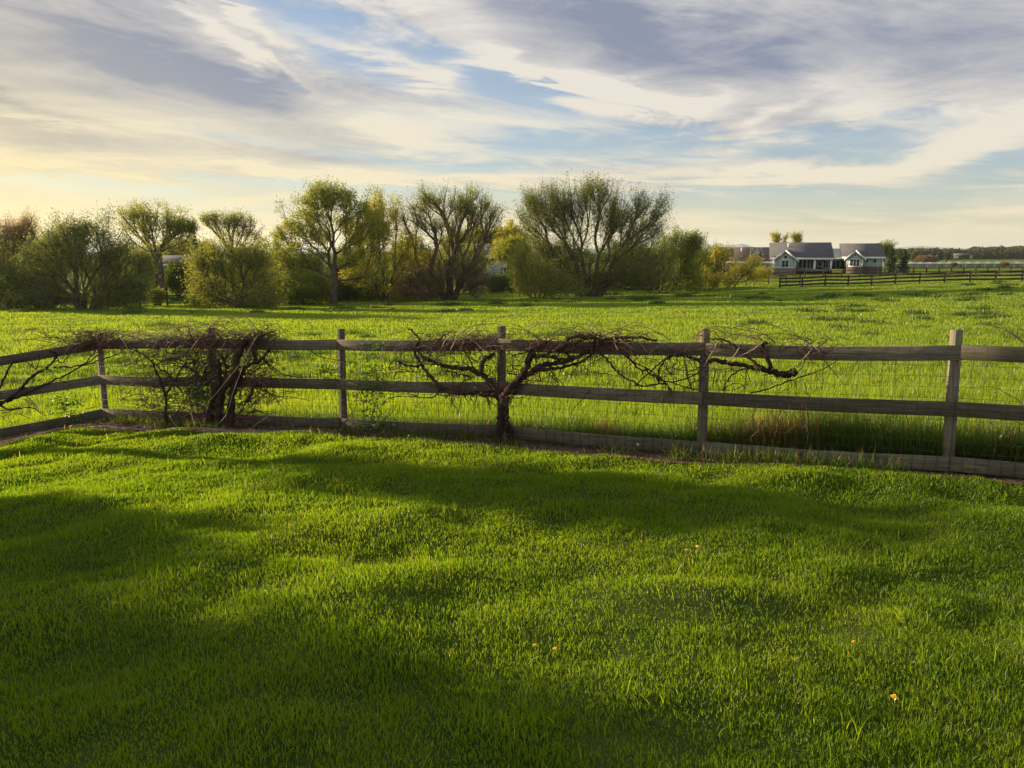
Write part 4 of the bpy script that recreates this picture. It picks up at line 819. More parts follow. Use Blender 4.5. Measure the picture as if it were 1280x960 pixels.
def gable_roof(s, name, x0, x1, ye, yr, depth, mat, front=0, rx0=None, rx1=None, over=.5, thick=.22, fm=None):
    """roof slope from the eave line (front) up to the ridge, with its back slope; ridge runs along local x"""
    X0, X1 = s.X(x0), s.X(x1); R0 = s.X(rx0, depth/2) if rx0 else X0; R1 = s.X(rx1, depth/2) if rx1 else X1
    ze = s.Zp(ye, front-over); zr = s.Zp(yr, front+depth/2); yf = front-over; ym = front+depth/2; yb_ = front+depth+over
    P = [(X0, yf, ze), (X1, yf, ze), (R1, ym, zr), (R0, ym, zr), (X0, yb_, ze), (X1, yb_, ze)]
    V = P+[(a, b, c-thick) for a, b, c in P]
    F = [(0, 1, 2, 3), (3, 2, 5, 4), (7, 6, 9, 8), (8, 9, 10, 11), (0, 6, 7, 1), (4, 5, 11, 10), (0, 3, 9, 6), (3, 4, 10, 9), (1, 7, 8, 2), (2, 8, 11, 5)]
    o = MB().add(V, F).build(name, mat, s.o)
    fas = MB().box(X0-.02, X1+.02, yf-.06, yf-.002, ze-thick-.05, ze+.02).build('fascia', fm or HW, o)
    return o, (ze, zr, yf, ym)
def cross_gable(s, x0, x1, xa, ye, ya, back0, depth, wallmat, roofmat, ybase, basetop, basemat):
    X0, X1, XA = s.X(x0), s.X(x1), s.X(xa); ze = s.Zp(ye, back0); za = s.Zp(ya, back0); zb = s.Zp(ybase, back0); zt = s.Zp(basetop, back0)
    MB().prism([(X0, back0, zt), (X1, back0, zt), (X1, back0, ze), (XA, back0, za-.12), (X0, back0, ze)], (0, depth, 0)).build('gable_wall', wallmat, s.o)
    MB().box(X0-.04, X1+.04, back0-.05, back0+depth, zb-1.2, zt-.002).build('base', basemat, s.o)
    sl = (za-ze)/(XA-X0); o_ = .45; mb = MB(); tr = MB()
    for sx, xe in ((-1, X0), (1, X1)):
        xo = xe+sx*o_; zo = ze-o_*(za-ze)/abs(XA-xe)
        mb.prism([(xo, back0-.45, zo), (XA, back0-.45, za), (XA, back0-.45, za+.16), (xo, back0-.45, zo+.16)], (0, depth+2.2, 0))
        tr.prism([(xo, back0-.50, zo-.16), (XA, back0-.50, za-.16), (XA, back0-.50, za+.13), (xo, back0-.50, zo+.13)], (0, .045, 0))
    rf = mb.build('gable_roof', roofmat, s.o); tr.build('rake_trim', HW, rf)
    c = MB().box(X0-.03, X0+.18, back0-.05, back0-.003, zt, ze-.1).box(X1-.18, X1+.03, back0-.05, back0-.003, zt, ze-.1).box(X0+.19, X1-.19, back0-.05, back0-.003, zt, zt+.18); c.build('corner_trim', HW, s.o)
h = House(1025, 132, 341, 'long blue grey ranch house with dark shingle roofs and white trimmed gables', 'house', 'ranch_house')
# main block
h.wall('wall', 961, 1036, 322, 336.5, 3.0, 8.6, HB)
MB().box(h.X(961)-.02, h.X(1036)+.02, 2.95, 11.62, h.Zp(352), h.Zp(336.5)).build('base', HST, h.o)
gable_roof(h, 'roof', 957.5, 1038, 322.5, 303, 11, HR, front=1.2, rx0=956, rx1=1033)
cross_gable(h, 964, 991, 977.5, 324, 313, 0, 3.2, HB, HR, 341, 335.5, HST)
h.window(973.5, 981.5, 326, 334, 0); h.window(975.8, 979.6, 319.6, 323.2, 0, 0)
for a_, b_ in ((994, 998), (999.4, 1003), (1004.5, 1007.7), (1009, 1012)): h.window(a_, b_, 325, 335.4, 3.0, 0)
h.wall('shade_toned_porch_wall', 1016, 1033.5, 323.5, 336, 2.86, .1, DARK)  # dark sheet over the siding; the porch's shade is put into its colour
h.window(1018, 1022, 326, 333, 2.86, 0); h.window(1025, 1031, 326, 335, 2.86, 1)
for a_ in (1014, 1034.5): MB().box(h.X(a_)-.16, h.X(a_)+.16, .95, 1.27, h.Zp(337), h.Zp(324.2)).build('porch_column', HW, h.o, bev=.01)
MB().box(h.X(992), h.X(1036), .3, 2.94, h.Zp(340), h.Zp(336.8)).build('porch_floor', HST, h.o)
MB().tube([(h.X(978.7), 5, h.Zp(311, 5)), (h.X(978.7), 5, h.Zp(303.5, 5))], .12, 8).build('vent_pipe', HW, h.o)
# breezeway with slatted white pergola
h.wall('shade_toned_porch_wall', 1036.3, 1052.6, 323.5, 337, 5.0, .2, DARK); h.window(1041, 1046, 326.5, 335.5, 5.0, 0)  # back wall coloured dark to stand for the shade of the recess
mb = MB(); x0, x1 = h.X(1036.4), h.X(1050.5)
for k in range(6):
    xx = x0+(x1-x0)*(k+.5)/6; mb.beam((xx+.75, 1.2, h.Zp(322.5, 1.2)), (xx-.75, 6.2, h.Zp(310.8, 6.2)), .15, .10)
mb.beam((x0, 1.15, h.Zp(323.3)), (x1+.5, 1.15, h.Zp(323.3)), .2, .2); mb.build('pergola', HW, h.o)
# right wing
h.wall('wall', 1052, 1098.5, 321, 333.2, 1.2, 8.2, HB)
MB().box(h.X(1052)-.03, h.X(1098.5)+.03, 1.15, 9.42, h.Zp(352), h.Zp(333.2)-.003).build('base', HBR, h.o)
gable_roof(h, 'roof', 1047.5, 1101.5, 321, 304.4, 9.4, HR, front=.6, rx0=1043, rx1=1094.5)
cross_gable(h, 1053.5, 1073, 1063.3, 321.5, 313.2, -1.4, 3.0, HB, HR, 341, 333.4, HBR)
h.window(1057.5, 1068.5, 324.3, 332, -1.4, 2); h.window(1062.3, 1064.3, 317.8, 320, -1.4, 0)
h.window(1078, 1080.4, 323.4, 328.2, 1.2, 0); h.window(1087.6, 1090.2, 323.4, 328.2, 1.2, 0)
MB().box(h.X(1097.4), h.X(1098.7)+.02, 1.12, 1.195, h.Zp(333.2), h.Zp(321.5)).build('corner_trim', HW, h.o)
# left wing with the solar roof
h2 = House(922, 140, 346, 'long low grey house with solar panels on its brown roof left of the blue house', 'house', 'ranch_house')
h2.wall('wall', 889, 960, 326.5, 348, 1.0, 9, HG); gable_roof(h2, 'roof', 884, 962, 327, 309, 10, HRB, front=.5, rx0=884, rx1=961)
h2.window(947.5, 950, 329.5, 334.5, 1.0, 0); h2.window(925, 929, 330, 334, 1.0, 0); h2.window(901, 906, 330, 335, 1.0, 1); h2.window(912, 917, 330, 335, 1.0, 1)
ze = h2.Zp(327, 0); zr = h2.Zp(309, 5.5)
def on_roof(px, t): return (h2.X(px, t*5.5), t*5.5, ze+(zr-ze)*t+.06)
for a_, b_ in ((934.5, 941), (942.3, 949), (896, 901), (902, 907.5)):
    mb = MB(); A_, B_ = .34, .94
    V = [on_roof(a_, A_), on_roof(b_, A_), on_roof(b_-.6, B_), on_roof(a_-.6, B_)]; mb.prism(V, (0, -.03, .07)); sp = mb.build('solar_panel', SOLAR, h2.o)
    ed = MB()
    for k in range(4): ed.beam(V[k], V[(k+1) % 4], .06, .1)
    ed.build('frame', m_plain('aluminium', (.3, .32, .34), .4) if 'aluminium' not in bpy.data.materials else bpy.data.materials['aluminium'], sp)
MB().tube([(h2.X(923), 4, h2.Zp(316, 4)), (h2.X(923), 4, h2.Zp(309.5, 4))], .12, 8).build('vent_pipe', HW, h2.o)
mb = MB().box(h2.X(879), h2.X(886.5), -.6, 1.6, h2.Zp(346), h2.Zp(320)); mb.box(h2.X(881.6), h2.X(885), -.2, 1.2, h2.Zp(320), h2.Zp(313)); ch_ = mb.build('chimney', CHM, h2.o)
MB().box(h2.X(883), h2.X(884.6), .2, .8, h2.Zp(313), h2.Zp(309.8)).build('flue', HW, ch_)
# grey roofed house beyond, left of the chimney
h3 = House(874, 175, 340, 'small dark roofed house far behind the tangled olive shrub', 'house', 'cottage')
h3.wall('wall', 866, 884, 322, 342, 1, 8, HG); gable_roof(h3, 'roof', 864, 886, 322, 316.5, 9, HR, front=.6)
h3.window(870, 872, 324, 327, 1, 0); h3.window(877, 879, 324, 327, 1, 0)
# two storey house behind the middle trees
h4 = House(618, 118, 354, 'grey two storey house with white framed windows behind the leafless cottonwood', 'house', 'two_storey_house')
h4.wall('wall', 572, 647, 319, 352, 1.0, 9, HG); gable_roof(h4, 'roof', 568, 651, 319, 305, 11, HR, front=.5)
h4.wall('brick_panel', 622, 646, 344.5, 352, .9, .09, HBR)
h4.window(608.5, 617.5, 322.5, 331.5, 1.0, 2); h4.window(623, 627, 323, 327, 1.0, 0); h4.window(625.5, 641, 334.5, 343, 1.0, 3); h4.window(579, 591, 331, 342, 1.0, 2); h4.window(605, 610, 341, 346, 1.0, 1)
# house and shed behind the left trees
h5 = House(235, 116, 366, 'grey roofed house half hidden behind the round clipped bush', 'house', 'house')
h5.wall('wall', 206, 262, 331, 362, 1.0, 8, HG); gable_roof(h5, 'roof', 202, 266, 330, 319, 10, HR, front=.5); h5.window(241.5, 250, 328.6, 332.6, .95, 1); h5.window(222, 230, 338, 344, 1, 1)
h6 = House(200, 96, 372, 'low brown shed left of the round clipped bush', 'shed', 'shed')
h6.wall('wall', 191, 212, 341.5, 374, 1.0, 4, m_noise('shed_board', [(.3, (.10, .075, .055)), (.7, (.17, .13, .10))], 2, .9, bump=0)); gable_roof(h6, 'roof', 188, 214, 341, 336, 5, HRB, front=.7); h6.wall('door', 197, 203, 348, 366, .93, .06, DARK)
h7 = House(66, 92, 380, 'white walled low building glimpsed through the broad left willow', 'shed', 'outbuilding')
h7.wall('wall', 46, 86, 356, 378, 1.0, 5, HW); gable_roof(h7, 'roof', 43, 89, 356, 346, 6, HR, front=.6); h7.window(53, 58, 360, 366, 1, 0); h7.wall('door', 66, 71, 360, 375, .93, .06, DARK)
# far barn in the distance on the right
h8 = House(1194, 380, 326, 'long dark low barn in the distance at the foot of the treeline', 'barn', 'barn')
h8.wall('wall', 1185, 1205, 318.6, 323.4, 1.0, 9, DARK); gable_roof(h8, 'roof', 1184, 1206, 318.7, 316.6, 10, HR, front=.5, fm=DARK); h8.wall('door', 1204.8, 1208, 319, 323, .9, .09, HG); h8.wall('bay_door', 1190, 1193, 319.8, 323.3, .93, .06, HR)

# ------------------------------------------------------------------ far fences
def rail_fence(name, label, pts, step, H, rails, mat, pw=.14, rh=.14, group=None):
    pts = [np.array(p, float) for p in pts]; L = [0]
    for a_, b_ in zip(pts, pts[1:]): L.append(L[-1]+np.linalg.norm(b_-a_))
    ss = np.linspace(0, L[-1], max(2, int(L[-1]/step)+1)); px_ = np.interp(ss, L, [p[0] for p in pts]); py_ = np.interp(ss, L, [p[1] for p in pts]); zz = gz(px_, py_)
    root = empty(name, (px_[0], py_[0], zz[0]), label, 'fence', group)
    mp = MB().box(-pw/2, pw/2, -pw/2, pw/2, -.3, H+.08); me = None
    for a_, b_, c_ in zip(px_, py_, zz):
        if me is None: o = mp.build('post', mat, root); me = o.data
        else: o = bpy.data.objects.new('post', me); C.objects.link(o); o.parent = root
        o.location = (a_-px_[0], b_-py_[0], c_-zz[0])
    for r_ in rails:
        mbb = MB()
        for k in range(len(ss)-1): mbb.beam((px_[k], py_[k]-.09, zz[k]+r_), (px_[k+1], py_[k+1]-.09, zz[k+1]+r_), .04, rh)
        mesh('rail', np.array(mbb.v), mbb.f, mat, root)
    return root
DK = m_noise('dark_fence_board', [(.3, (.035, .022, .018)), (.7, (.075, .048, .038))], 3, .9, bump=0)
WH = m_noise('white_fence_board', [(.3, (.66, .70, .76)), (.7, (.80, .83, .88))], 3, .6, bump=0)
def g2(px, Yd, py=350): return (xpx(px, Yd, py), Yd)
rail_fence('board_fence', 'dark brown board fence running from mid right to the right edge behind the meadow', [g2(975, 93), g2(1130, 90), g2(1290, 86), g2(1420, 82)], 2.45, 1.2, (.28, .68, 1.08), DK, rh=.2, group='dark board fences beyond the meadow')
rail_fence('board_fence', 'thin dark fence behind the leaning trees, left of the blue house lawn', [g2(880, 104), g2(975, 100), g2(1000, 96)], 2.6, 1.15, (.45, .78, 1.1), DK, pw=.11, rh=.09, group='dark board fences beyond the meadow')
rail_fence('board_fence', 'dark fence crossing the blue house lawn behind the brown board fence', [g2(960, 112), g2(1100, 112), g2(1135, 118), g2(1290, 128)], 2.6, 1.0, (.5, .95), DK, rh=.09, group='dark board fences beyond the meadow')
rail_fence('board_fence', 'thin dark rail fence below the round clipped bush on the left', [g2(140, 68, 380), g2(200, 70, 380), g2(275, 71, 380)], 1.9, 1.25, (.75, .98, 1.2), DK, pw=.10, rh=.07, group='dark board fences beyond the meadow')
rail_fence('board_fence', 'long far dark fence line in front of the white fence', [g2(1110, 205, 334), g2(1300, 196, 334), g2(1400, 190, 334)], 4, 1.0, (.3, .6, .95), DK, rh=.2, group='dark board fences beyond the meadow')
rail_fence('white_fence', 'long white rail fence crossing the far fields on the right', [g2(1100, 232, 333), g2(1300, 226, 333), g2(1420, 222, 333)], 2.6, 1.3, (.22, .56, .90, 1.22), WH, pw=.2, rh=.27)
rail_fence('board_fence', 'low dark fence in front of the two storey house', [g2(570, 104, 360), g2(650, 106, 360)], 2.5, 1.0, (.5, .9), DK, pw=.1, rh=.08, group='dark board fences beyond the meadow')

# ------------------------------------------------------------------ far treeline and hills
P = []; T = []
segs_ = [(1135, 1290, 309.5, 324, 480)]
tops = lambda px: np.interp(px, [600, 900, 1135, 1150, 1170, 1190, 1205, 1222, 1235, 1250, 1262, 1275, 1300, 1500], [314, 314, 311, 310, 310.5, 311, 312, 308, 309, 307.5, 309, 307.5, 308, 308])
for _ in range(520):
    px = random.uniform(1108, 1330) if random.random() < .7 else random.uniform(-250, 1108); Yd = random.uniform(480, 620) if px < 1200 else random.uniform(520, 760)
    if px < 1108: Yd = random.uniform(560, 700)
    yt = tops(px)+random.uniform(-.8, 2.5); c = W(px, yt, Yd); g = gz1(c[0], c[1]); Hh = max(2.5, c[2]-g)
    wd = Hh*random.uniform(.35, .6); k = 150
    d = rng.normal(size=(k, 3)); d /= np.linalg.norm(d, axis=1)[:, None]; d *= rng.random(k)[:, None]**.4
    q = d*np.array([wd, wd, Hh*.5])+np.array([c[0], c[1], g+Hh*.5]); P.append(q); T.append(np.full(k, random.random()))
P = np.vstack(P); T = np.concatenate(T)
v, f = leafquads(P, rng.uniform(.5, 1.1, len(P)), aspect=.8)
MTL = m_leaf('far_wood_leaf', (.055, .08, .035), (.125, .10, .07), trans=.4, ts=1.2, gloss=.0)
tag(mesh('distant_woods', v, f, MTL, attrs={'tint': np.repeat(T*.8+rng.random(len(T))*.2, 4), 'dry': np.zeros(len(T)*4)}), kind='stuff')
bush(1156, 325, 14, 5.5, 300, ML_brown, 'rounded brown bush mound left of the distant barn', 9000, .35, None, 'mound_bush')
bush(1174, 319.5, 3, 4.5, 340, ML_conif, 'dark round tree just left of the distant barn', 3000, .35, 'small dark trees by the distant barn', 'round_tree')
bush(1183.5, 319.5, 3.2, 4.3, 345, ML_conif, 'dark round tree against the left end of the distant barn', 3000, .35, 'small dark trees by the distant barn', 'round_tree')
bush(1192, 318, 3.5, 4, 450, ML_conif, 'dark round tree behind the distant barn', 2500, .4, 'small dark trees by the distant barn', 'round_tree')
bush(1142, 321, 4, 5.5, 330, ML_dark, 'dark green tree right of the free standing conifer', 3500, .35, 'small dark trees by the distant barn', 'round_tree')
bush(1192, 330.5, 4, 2.2, 222, ML_brown, 'small bare brown shrub at the white fence nearer the barn', 900, .16, 'bare shrubs along the white fence', 'bare_shrub')
bush(1255, 330, 6, 2.4, 222, ML_brown, 'wider bare brown shrub at the white fence near the right edge', 1400, .16, 'bare shrubs along the white fence', 'bare_shrub')
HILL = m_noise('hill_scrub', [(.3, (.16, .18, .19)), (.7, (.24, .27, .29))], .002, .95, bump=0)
def ridge(prof, Yd, depth, mat):
    n = 120; pxs = np.linspace(prof[0][0], prof[-1][0], n); tp = np.interp(pxs, [p[0] for p in prof], [p[1] for p in prof])+(fbm(pxs*.15, pxs*0, 71, 3)-.5)*.8
    V = []; 
    for k in range(n):
        c = W(pxs[k], tp[k], Yd)
        for t, hgt in ((-1, 0), (-.5, .55), (0, 1), (.5, .6), (1, 0)): V.append((c[0]*(1+t*depth/Yd), c[1]+t*depth, -10+(c[2]+10)*hgt))
    F = [(a*5+b, a*5+5+b, a*5+6+b, a*5+1+b) for a in range(n-1) for b in range(4)]
    return tag(mesh('hills', V, F, mat, smooth=True), kind='structure')
ridge([(840, 314), (890, 310), (905, 308), (918, 306), (928, 304.6), (934, 306.5), (943, 309), (955, 309.3), (980, 309), (1010, 311)], 5200, 900, HILL)
ridge([(-300, 308), (300, 309), (700, 311), (1040, 311), (1120, 309.5), (1140, 308), (1160, 307.2), (1175, 309.2), (1200, 310), (1320, 310), (1600, 309)], 7500, 900, HILL)

# ------------------------------------------------------------------ small things in the lawn
YEL = m_leaf('dandelion_petal', (.8, .55, .02), (.9, .68, .04), trans=.4, ts=1.1)
SEED = m_plain('dandelion_seed', (.8, .8, .76))
def lawn_pt(px, py):
    d = ray(px, py); t = 1.0
    for _ in range(60):
        p = np.array([0, 0, EYE])+d*t; g = gz1(p[0], p[1])+.05; t += (p[2]-g)/abs(d[2])*.8
    return p
def flower(px, py, label, kind='yellow', r=.016):
    p = lawn_pt(px, py); g = gz1(p[0], p[1]); hgt = .075 if kind == 'yellow' else .10
    o = empty('dandelion', (p[0], p[1], g), label, 'flower', 'dandelions in the grass')
    v, f = tube([(p[0], p[1], g-.01), (p[0]+.004, p[1], g+hgt*.5), (p[0], p[1], g+hgt)], .0022, 5); mesh('stem', v, f, ML_vine, o, attrs={'tint': np.full(len(v), .5), 'dry': np.zeros(len(v))})
    n = 130; d = rng.normal(size=(n, 3)); d /= np.linalg.norm(d, axis=1)[:, None]
    if kind == 'yellow': d[:, 2] = np.abs(d[:, 2])*.45
    q = np.array([p[0], p[1], g+hgt])+d*r*rng.uniform(.3, 1, n)[:, None]
    v, f = leafquads(q, .0045); mesh('flower_head', v, f, YEL if kind == 'yellow' else SEED, o, attrs={'tint': np.repeat(rng.random(n), 4), 'dry': np.zeros(n*4)})
flower(872, 688, 'yellow dandelion in the mid lawn right of centre'); flower(858, 692, 'smaller yellow dandelion just left of its neighbour in mid lawn', r=.011)
flower(1118, 879, 'single orange yellow dandelion in the near lawn at lower right'); flower(669, 813, 'faded orange dandelion in the near lawn, left of a yellow green one', r=.010)
flower(694, 818, 'yellow green half open dandelion in the near lawn', r=.012); flower(700, 806, 'tiny orange dandelion close above the yellow green one', r=.008); flower(1067, 809, 'pale orange faded dandelion in the right lawn', r=.009)
flower(797, 561, 'white dandelion seed head at the bed edge, right one of two', 'seed', .018); flower(778, 553, 'white dandelion seed head nearer the bottom rail, left one of two', 'seed', .014); flower(511, 547, 'pale yellow dandelion at the foot of the fence left of the gnarled vine', 'yellow', .012)

# ------------------------------------------------------------------ neighbours' trees to the left, outside the picture, whose shade falls on the lawn
def shade_tree(x, y, crown_z, rx, rz, n, label, seed, la=.14):
    g = gz1(x, y); o = empty('yard_tree', (x, y, g), label, 'tree', 'yard trees left of the lawn')
    att = rng.normal(size=(170, 3)); att /= np.linalg.norm(att, axis=1)[:, None]; att *= rng.random(170)[:, None]**.4
    att = att*np.array([rx, rx, rz])+np.array([x, y, g+crown_z])
    PP, par, n0 = tree_skeleton(att, [[np.array([x, y, g-.2])*(1-t)+np.array([x, y, g+crown_z*.6])*t for t in np.linspace(0, 1, 6)]], .3)
    v, f, rad, w = branch_mesh(PP, par, .012, .16); mesh('trunk', v, f, BARK, o, True)
    idx = rng.choice(np.arange(n0, len(PP)), n); pos = PP[idx]+rng.normal(0, .22, (n, 3)); v, f = leafquads(pos, rng.uniform(la*.5, la, n))
    mesh('crown', v, f, ML_cotton, o, attrs={'tint': np.repeat(rng.random(n), 4), 'dry': np.zeros(n*4)})
SD = np.array([math.sin(SUN_AZ), math.cos(SUN_AZ)])
def shade_at(tx, ty, dist, rx, rz, n, label, up=0):
    """stand a tree so far towards the sun from a lawn spot that its crown shades that spot"""
    x, y = tx+SD[0]*dist, ty+SD[1]*dist; z = float(zbase(tx, ty)[0])+dist*math.tan(SUN_EL)-float(zbase(x, y)[0])+up
    shade_tree(x, y, z, rx, rz, n, label, 0)
shade_at(-2.3, 2.3, 15, 1.35, .8, 3000, 'leafy yard tree nearest the camera, outside the left edge')
shade_at(-1.35, 2.75, 18, .7, .4, 900, 'small leafy yard tree behind the nearest one, outside the left edge')
shade_at(-4.0, 5.2, 17, 1.0, .5, 2400, 'leafy yard tree standing second from the camera, outside the left edge')
shade_at(.6, 6.35, 21, .9, .5, 1350, 'leafy yard tree standing third from the camera, outside the left edge')

# ------------------------------------------------------------------ sky
world = bpy.data.worlds.new('World'); bpy.context.scene.world = world; world.use_nodes = True
nt = world.node_tree; nd, ln = nt.nodes, nt.links; nd.clear()
EXPO = 1.0; ES = 2**EXPO
out = nd.new('ShaderNodeOutputWorld')
sky = nd.new('ShaderNodeTexSky'); sky.sky_type = 'NISHITA'; sky.sun_disc = False; sky.sun_elevation = SUN_EL; sky.sun_rotation = SUN_AZ; sky.air_density = 1.0; sky.dust_density = .3; sky.ozone_density = 4.0
bgs = nd.new('ShaderNodeBackground'); bgs.inputs[1].default_value = .075; ln.new(sky.outputs[0], bgs.inputs[0])
tc = nd.new('ShaderNodeTexCoord'); sx = nd.new('ShaderNodeSeparateXYZ'); ln.new(tc.outputs['Generated'], sx.inputs[0])
def mth(op, a, b=None, c=None):
    n = nd.new('ShaderNodeMath'); n.operation = op
    for k, q in enumerate((a, b, c)):
        if q is None: continue
        if isinstance(q, (int, float)): n.inputs[k].default_value = q
        else: ln.new(q, n.inputs[k])
    return n.outputs[0]
AZ = mth('ARCTAN2', sx.outputs[0], sx.outputs[1]); EL = mth('ARCSINE', sx.outputs[2])
def azel(px, py):
    d = ray(px, py); d = d/np.linalg.norm(d); return math.atan2(d[0], d[1]), math.asin(d[2])
# streaky noise laid out over azimuth and elevation, flattened like cloud sheets seen from below
elw = mth('DIVIDE', EL, mth('ADD', mth('MULTIPLY', EL, .55), .16))
cv = nd.new('ShaderNodeCombineXYZ'); ln.new(AZ, cv.inputs[0]); ln.new(elw, cv.inputs[1])
def noise(sc, rot=0, loc=(0, 0, 0), detail=6, rough=.55, dist=0):
    mp = nd.new('ShaderNodeMapping'); mp.inputs['Scale'].default_value = sc; mp.inputs['Location'].default_value = loc
    rt = nd.new('ShaderNodeVectorRotate'); rt.rotation_type = 'Z_AXIS'; rt.inputs['Angle'].default_value = rot; ln.new(cv.outputs[0], rt.inputs[0]); ln.new(rt.outputs[0], mp.inputs[0])
    n = nd.new('ShaderNodeTexNoise'); n.inputs['Scale'].default_value = 1; n.inputs['Detail'].default_value = detail; n.inputs['Roughness'].default_value = rough; n.inputs['Distortion'].default_value = dist; ln.new(mp.outputs[0], n.inputs[0]); return n.outputs[0]
nA = noise((2.6, 3.4, 1), R(12), (3.1, 1.7, 0), 6, .56, .5)          # broad sheets
nB = noise((4.6, 12, 1), R(14), (7.3, 2.2, 0), 8, .62, 1.6)           # wisps falling to the right
nC = noise((3.4, 8.5, 1), R(-4), (1.3, 9.2, 0), 7, .6, 1.2)           # greys
nD = noise((13, 34, 1), R(24), (4.3, 5.2, 0), 6, .65, 2.0)            # fine fibres
wa = mth('MULTIPLY_ADD', nA, .24, -.12); wb = mth('MULTIPLY_ADD', nB, .12, -.06)
AZw = mth('ADD', mth('ADD', AZ, wa), wb); ELw = mth('ADD', EL, mth('MULTIPLY', mth('SUBTRACT', wb, wa), .35))
cvw = nd.new('ShaderNodeCombineXYZ'); ln.new(AZw, cvw.inputs[0]); ln.new(ELw, cvw.inputs[1])
def blob(px, py, rx, ry, rot=0, amp=1.0):
    a0, e0 = azel(px, py); mp = nd.new('ShaderNodeMapping'); mp.vector_type = 'TEXTURE'; mp.inputs['Location'].default_value = (a0, e0, 0)
    mp.inputs['Rotation'].default_value = (0, 0, rot); mp.inputs['Scale'].default_value = (rx/960, ry/960, 1); ln.new(cvw.outputs[0], mp.inputs[0])
    d = nd.new('ShaderNodeVectorMath'); d.operation = 'DOT_PRODUCT'; ln.new(mp.outputs[0], d.inputs[0]); ln.new(mp.outputs[0], d.inputs[1])
    return mth('POWER', .3679, d.outputs['Value']), amp
def total(L):
    t = mth('MULTIPLY', L[0][0], L[0][1])
    for q, a in L[1:]: t = mth('MULTIPLY_ADD', q, a, t)
    return t
blue = total([blob(395, 35, 85, 28, R(-22), 1.0), blob(590, 85, 95, 18, R(-20), .9), blob(670, 120, 60, 10, R(-15), .5), blob(650, 165, 90, 14, R(-6), .6), blob(785, 165, 90, 14, R(-5), .7), blob(1045, 183, 85, 13, R(8), 1.0), blob(940, 90, 110, 26, 0, .5), blob(1180, 150, 60, 16, 0, .5), blob(900, 245, 300, 12, 0, .7), blob(420, 236, 180, 7, 0, .8), blob(130, 238, 120, 6, 0, .5), blob(1250, 195, 60, 12, R(10), .8), blob(300, 80, 40, 8, R(-30), .4), blob(560, 200, 160, 8, R(-4), .5)])
grey = total([blob(100, 62, 210, 58, R(-4), 1.5), blob(240, 88, 90, 30, R(-12), .8), blob(50, 150, 100, 8, R(-9), 1.2), blob(110, 192, 170, 13, R(-8), 1.0), blob(350, 192, 190, 11, R(0), .7), blob(830, 62, 180, 54, R(-12), 1.35), blob(700, 15, 200, 34, R(-8), .6), blob(1190, 50, 190, 66, 0, 1.25), blob(470, 112, 130, 10, R(-6), .5), blob(320, 145, 140, 18, R(-8), .6), blob(760, 228, 300, 7, 0, .5), blob(560, -90, 700, 80, 0, .55), blob(800, 212, 260, 7, 0, .45), blob(30, 215, 120, 6, 0, .4), blob(970, 160, 60, 7, 0, .3)])
white = total([blob(745, 112, 150, 10, R(-14), 1.4), blob(655, 78, 50, 10, R(-28), 1.0), blob(1075, 112, 48, 30, R(-25), 1.1), blob(1080, 200, 170, 14, R(12), .9), blob(200, 116, 170, 14, R(-5), .8), blob(300, 52, 55, 7, R(-32), 1.3), blob(290, 18, 60, 6, R(-25), 1.2), blob(440, 62, 85, 12, R(-14), 1.2), blob(545, 86, 50, 11, R(15), .8), blob(520, 150, 240, 18, 0, .6), blob(985, 152, 40, 7, R(20), 1.0), blob(1240, 152, 80, 24, R(12), .8), blob(560, 8, 110, 12, R(-15), .7), blob(500, 216, 340, 6, 0, .7), blob(150, 215, 240, 6, 0, .8), blob(870, 130, 90, 9, R(-3), .9), blob(120, 172, 90, 6, R(-6), .8)])
fib = mth('MULTIPLY_ADD', nD, 1.0, -.5)
cov = mth('ADD', mth('ADD', mth('MULTIPLY_ADD', nA, 1.3, -.10), mth('MULTIPLY_ADD', nB, 1.5, -.75)), mth('ADD', mth('MULTIPLY', blue, -.85), mth('MULTIPLY', white, .65)))
cov = mth('ADD', mth('ADD', cov, mth('MULTIPLY', grey, .55)), mth('MULTIPLY', fib, .55))
cr = ramp(nd, [(.05, (.30, .30, .30)), (.95, (.97, .97, .97))]); cr.color_ramp.interpolation = 'EASE'; ln.new(cov, cr.inputs[0]); COV = mth('MULTIPLY', cr.outputs[0], 1.0)
shade = mth('ADD', mth('ADD', mth('MULTIPLY_ADD', nC, 1.5, -.58), mth('MULTIPLY', grey, .62)), mth('MULTIPLY', white, -.60))
shade = mth('ADD', mth('ADD', shade, mth('MULTIPLY_ADD', nB, -.9, .45)), mth('MULTIPLY', fib, -.35))
shade = mth('MULTIPLY', shade, .84); sr = ramp(nd, [(0, (.0, .0, .0)), (1, (1, 1, 1))]); ln.new(shade, sr.inputs[0])
def mixc(f, a, b):
    m = nd.new('ShaderNodeMix'); m.data_type = 'RGBA'
    if isinstance(f, (int, float)): m.inputs[0].default_value = f
    else: ln.new(f, m.inputs[0])
    for k, q in ((6, a), (7, b)):
        if isinstance(q, tuple): m.inputs[k].default_value = col(q)
        else: ln.new(q, m.inputs[k])
    return m.outputs[2]
def falloff(k): return mth('EXPONENT', mth('MULTIPLY', mth('MAXIMUM', EL, 0), -k))
hz = falloff(8.5); hz2 = falloff(13)
dsun = mth('SUBTRACT', AZ, SUN_AZ); side = mth('EXPONENT', mth('MULTIPLY', mth('MULTIPLY', dsun, dsun), -.9))
def s(c): return tuple((q/12.92 if q <= .04045 else ((q+.055)/1.055)**2.4)/ES for q in (x/255 for x in c))
lit = mixc(hz, s((230, 226, 224)), s((250, 234, 198)))
lit = mixc(mth('MULTIPLY', side, falloff(7)), lit, s((255, 232, 150)))
dk = mixc(hz2, s((136, 145, 168)), s((166, 172, 184)))
cc = mixc(sr.outputs[0], lit, dk)
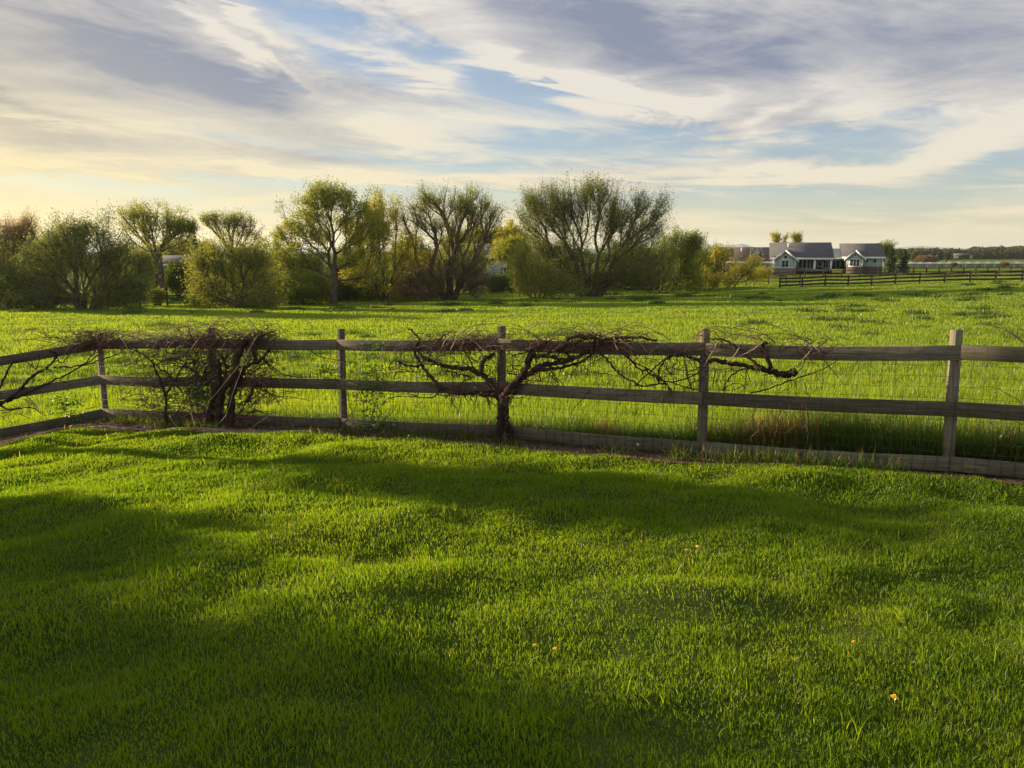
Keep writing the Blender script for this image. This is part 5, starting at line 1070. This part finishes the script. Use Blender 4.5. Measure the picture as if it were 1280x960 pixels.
bgc = nd.new('ShaderNodeBackground'); ln.new(cc, bgc.inputs[0]); bgc.inputs[1].default_value = 1.0
mxs = nd.new('ShaderNodeMixShader'); ln.new(COV, mxs.inputs[0]); ln.new(bgs.outputs[0], mxs.inputs[1]); ln.new(bgc.outputs[0], mxs.inputs[2])
# thin bright veil low down, where long sight lines through cloud and air add up
bgh = nd.new('ShaderNodeBackground'); ln.new(mixc(side, s((232, 215, 176)), s((255, 228, 148))), bgh.inputs[0])
mxh = nd.new('ShaderNodeMixShader'); ln.new(mth('MULTIPLY', mth('EXPONENT', mth('MULTIPLY', mth('MAXIMUM', EL, 0), mth('MINIMUM', mth('MULTIPLY_ADD', side, 36, -34), -5))), .93), mxh.inputs[0]); ln.new(mxs.outputs[0], mxh.inputs[1]); ln.new(bgh.outputs[0], mxh.inputs[2])
ln.new(mxh.outputs[0], out.inputs[0])
sun = bpy.data.lights.new('sun', 'SUN'); sun.energy = 5.0; sun.angle = R(.6); sun.color = (1, .80, .52)
so = bpy.data.objects.new('sun', sun); C.objects.link(so)
sd = Vector((math.sin(SUN_AZ)*math.cos(SUN_EL), math.cos(SUN_AZ)*math.cos(SUN_EL), math.sin(SUN_EL)))
so.rotation_euler = sd.to_track_quat('Z', 'Y').to_euler(); so.location = (-20, 10, 20)

# ------------------------------------------------------------------ thin evening air over the whole scene
HZ, hn, hl = newmat('air'); hv = hn.new('ShaderNodeVolumePrincipled'); hv.inputs['Density'].default_value = 9e-5; hv.inputs['Color'].default_value = (.85, .92, 1, 1); hv.inputs['Anisotropy'].default_value = .3
hl.new(hv.outputs[0], hn.new('ShaderNodeOutputMaterial').inputs['Volume'])
MB().box(-9500, 9500, -200, 9500, -14, 120).build('haze', HZ)['kind'] = 'stuff'

# ------------------------------------------------------------------ camera and render settings
cam = bpy.data.cameras.new('camera'); cam.sensor_width = 36; cam.lens = 36*960/1280; cam.clip_end = 20000; cam.clip_start = .05
co = bpy.data.objects.new('camera', cam); C.objects.link(co); co.location = (0, 0, EYE); co.rotation_euler = (R(90)-TH, 0, 0)
sc = bpy.context.scene; sc.camera = co
sc.render.engine = 'CYCLES'; sc.view_settings.view_transform = 'Standard'; sc.view_settings.look = 'None'; sc.view_settings.gamma = 1; sc.view_settings.exposure = EXPO
cy = sc.cycles; cy.max_bounces = 5; cy.diffuse_bounces = 3; cy.glossy_bounces = 2; cy.transmission_bounces = 3; cy.transparent_max_bounces = 4; cy.volume_bounces = 1; cy.caustics_reflective = False; cy.caustics_refractive = False
cy.use_denoising = True; sc.render.use_persistent_data = False
world.cycles.sampling_method = 'MANUAL'; world.cycles.sample_map_resolution = 512
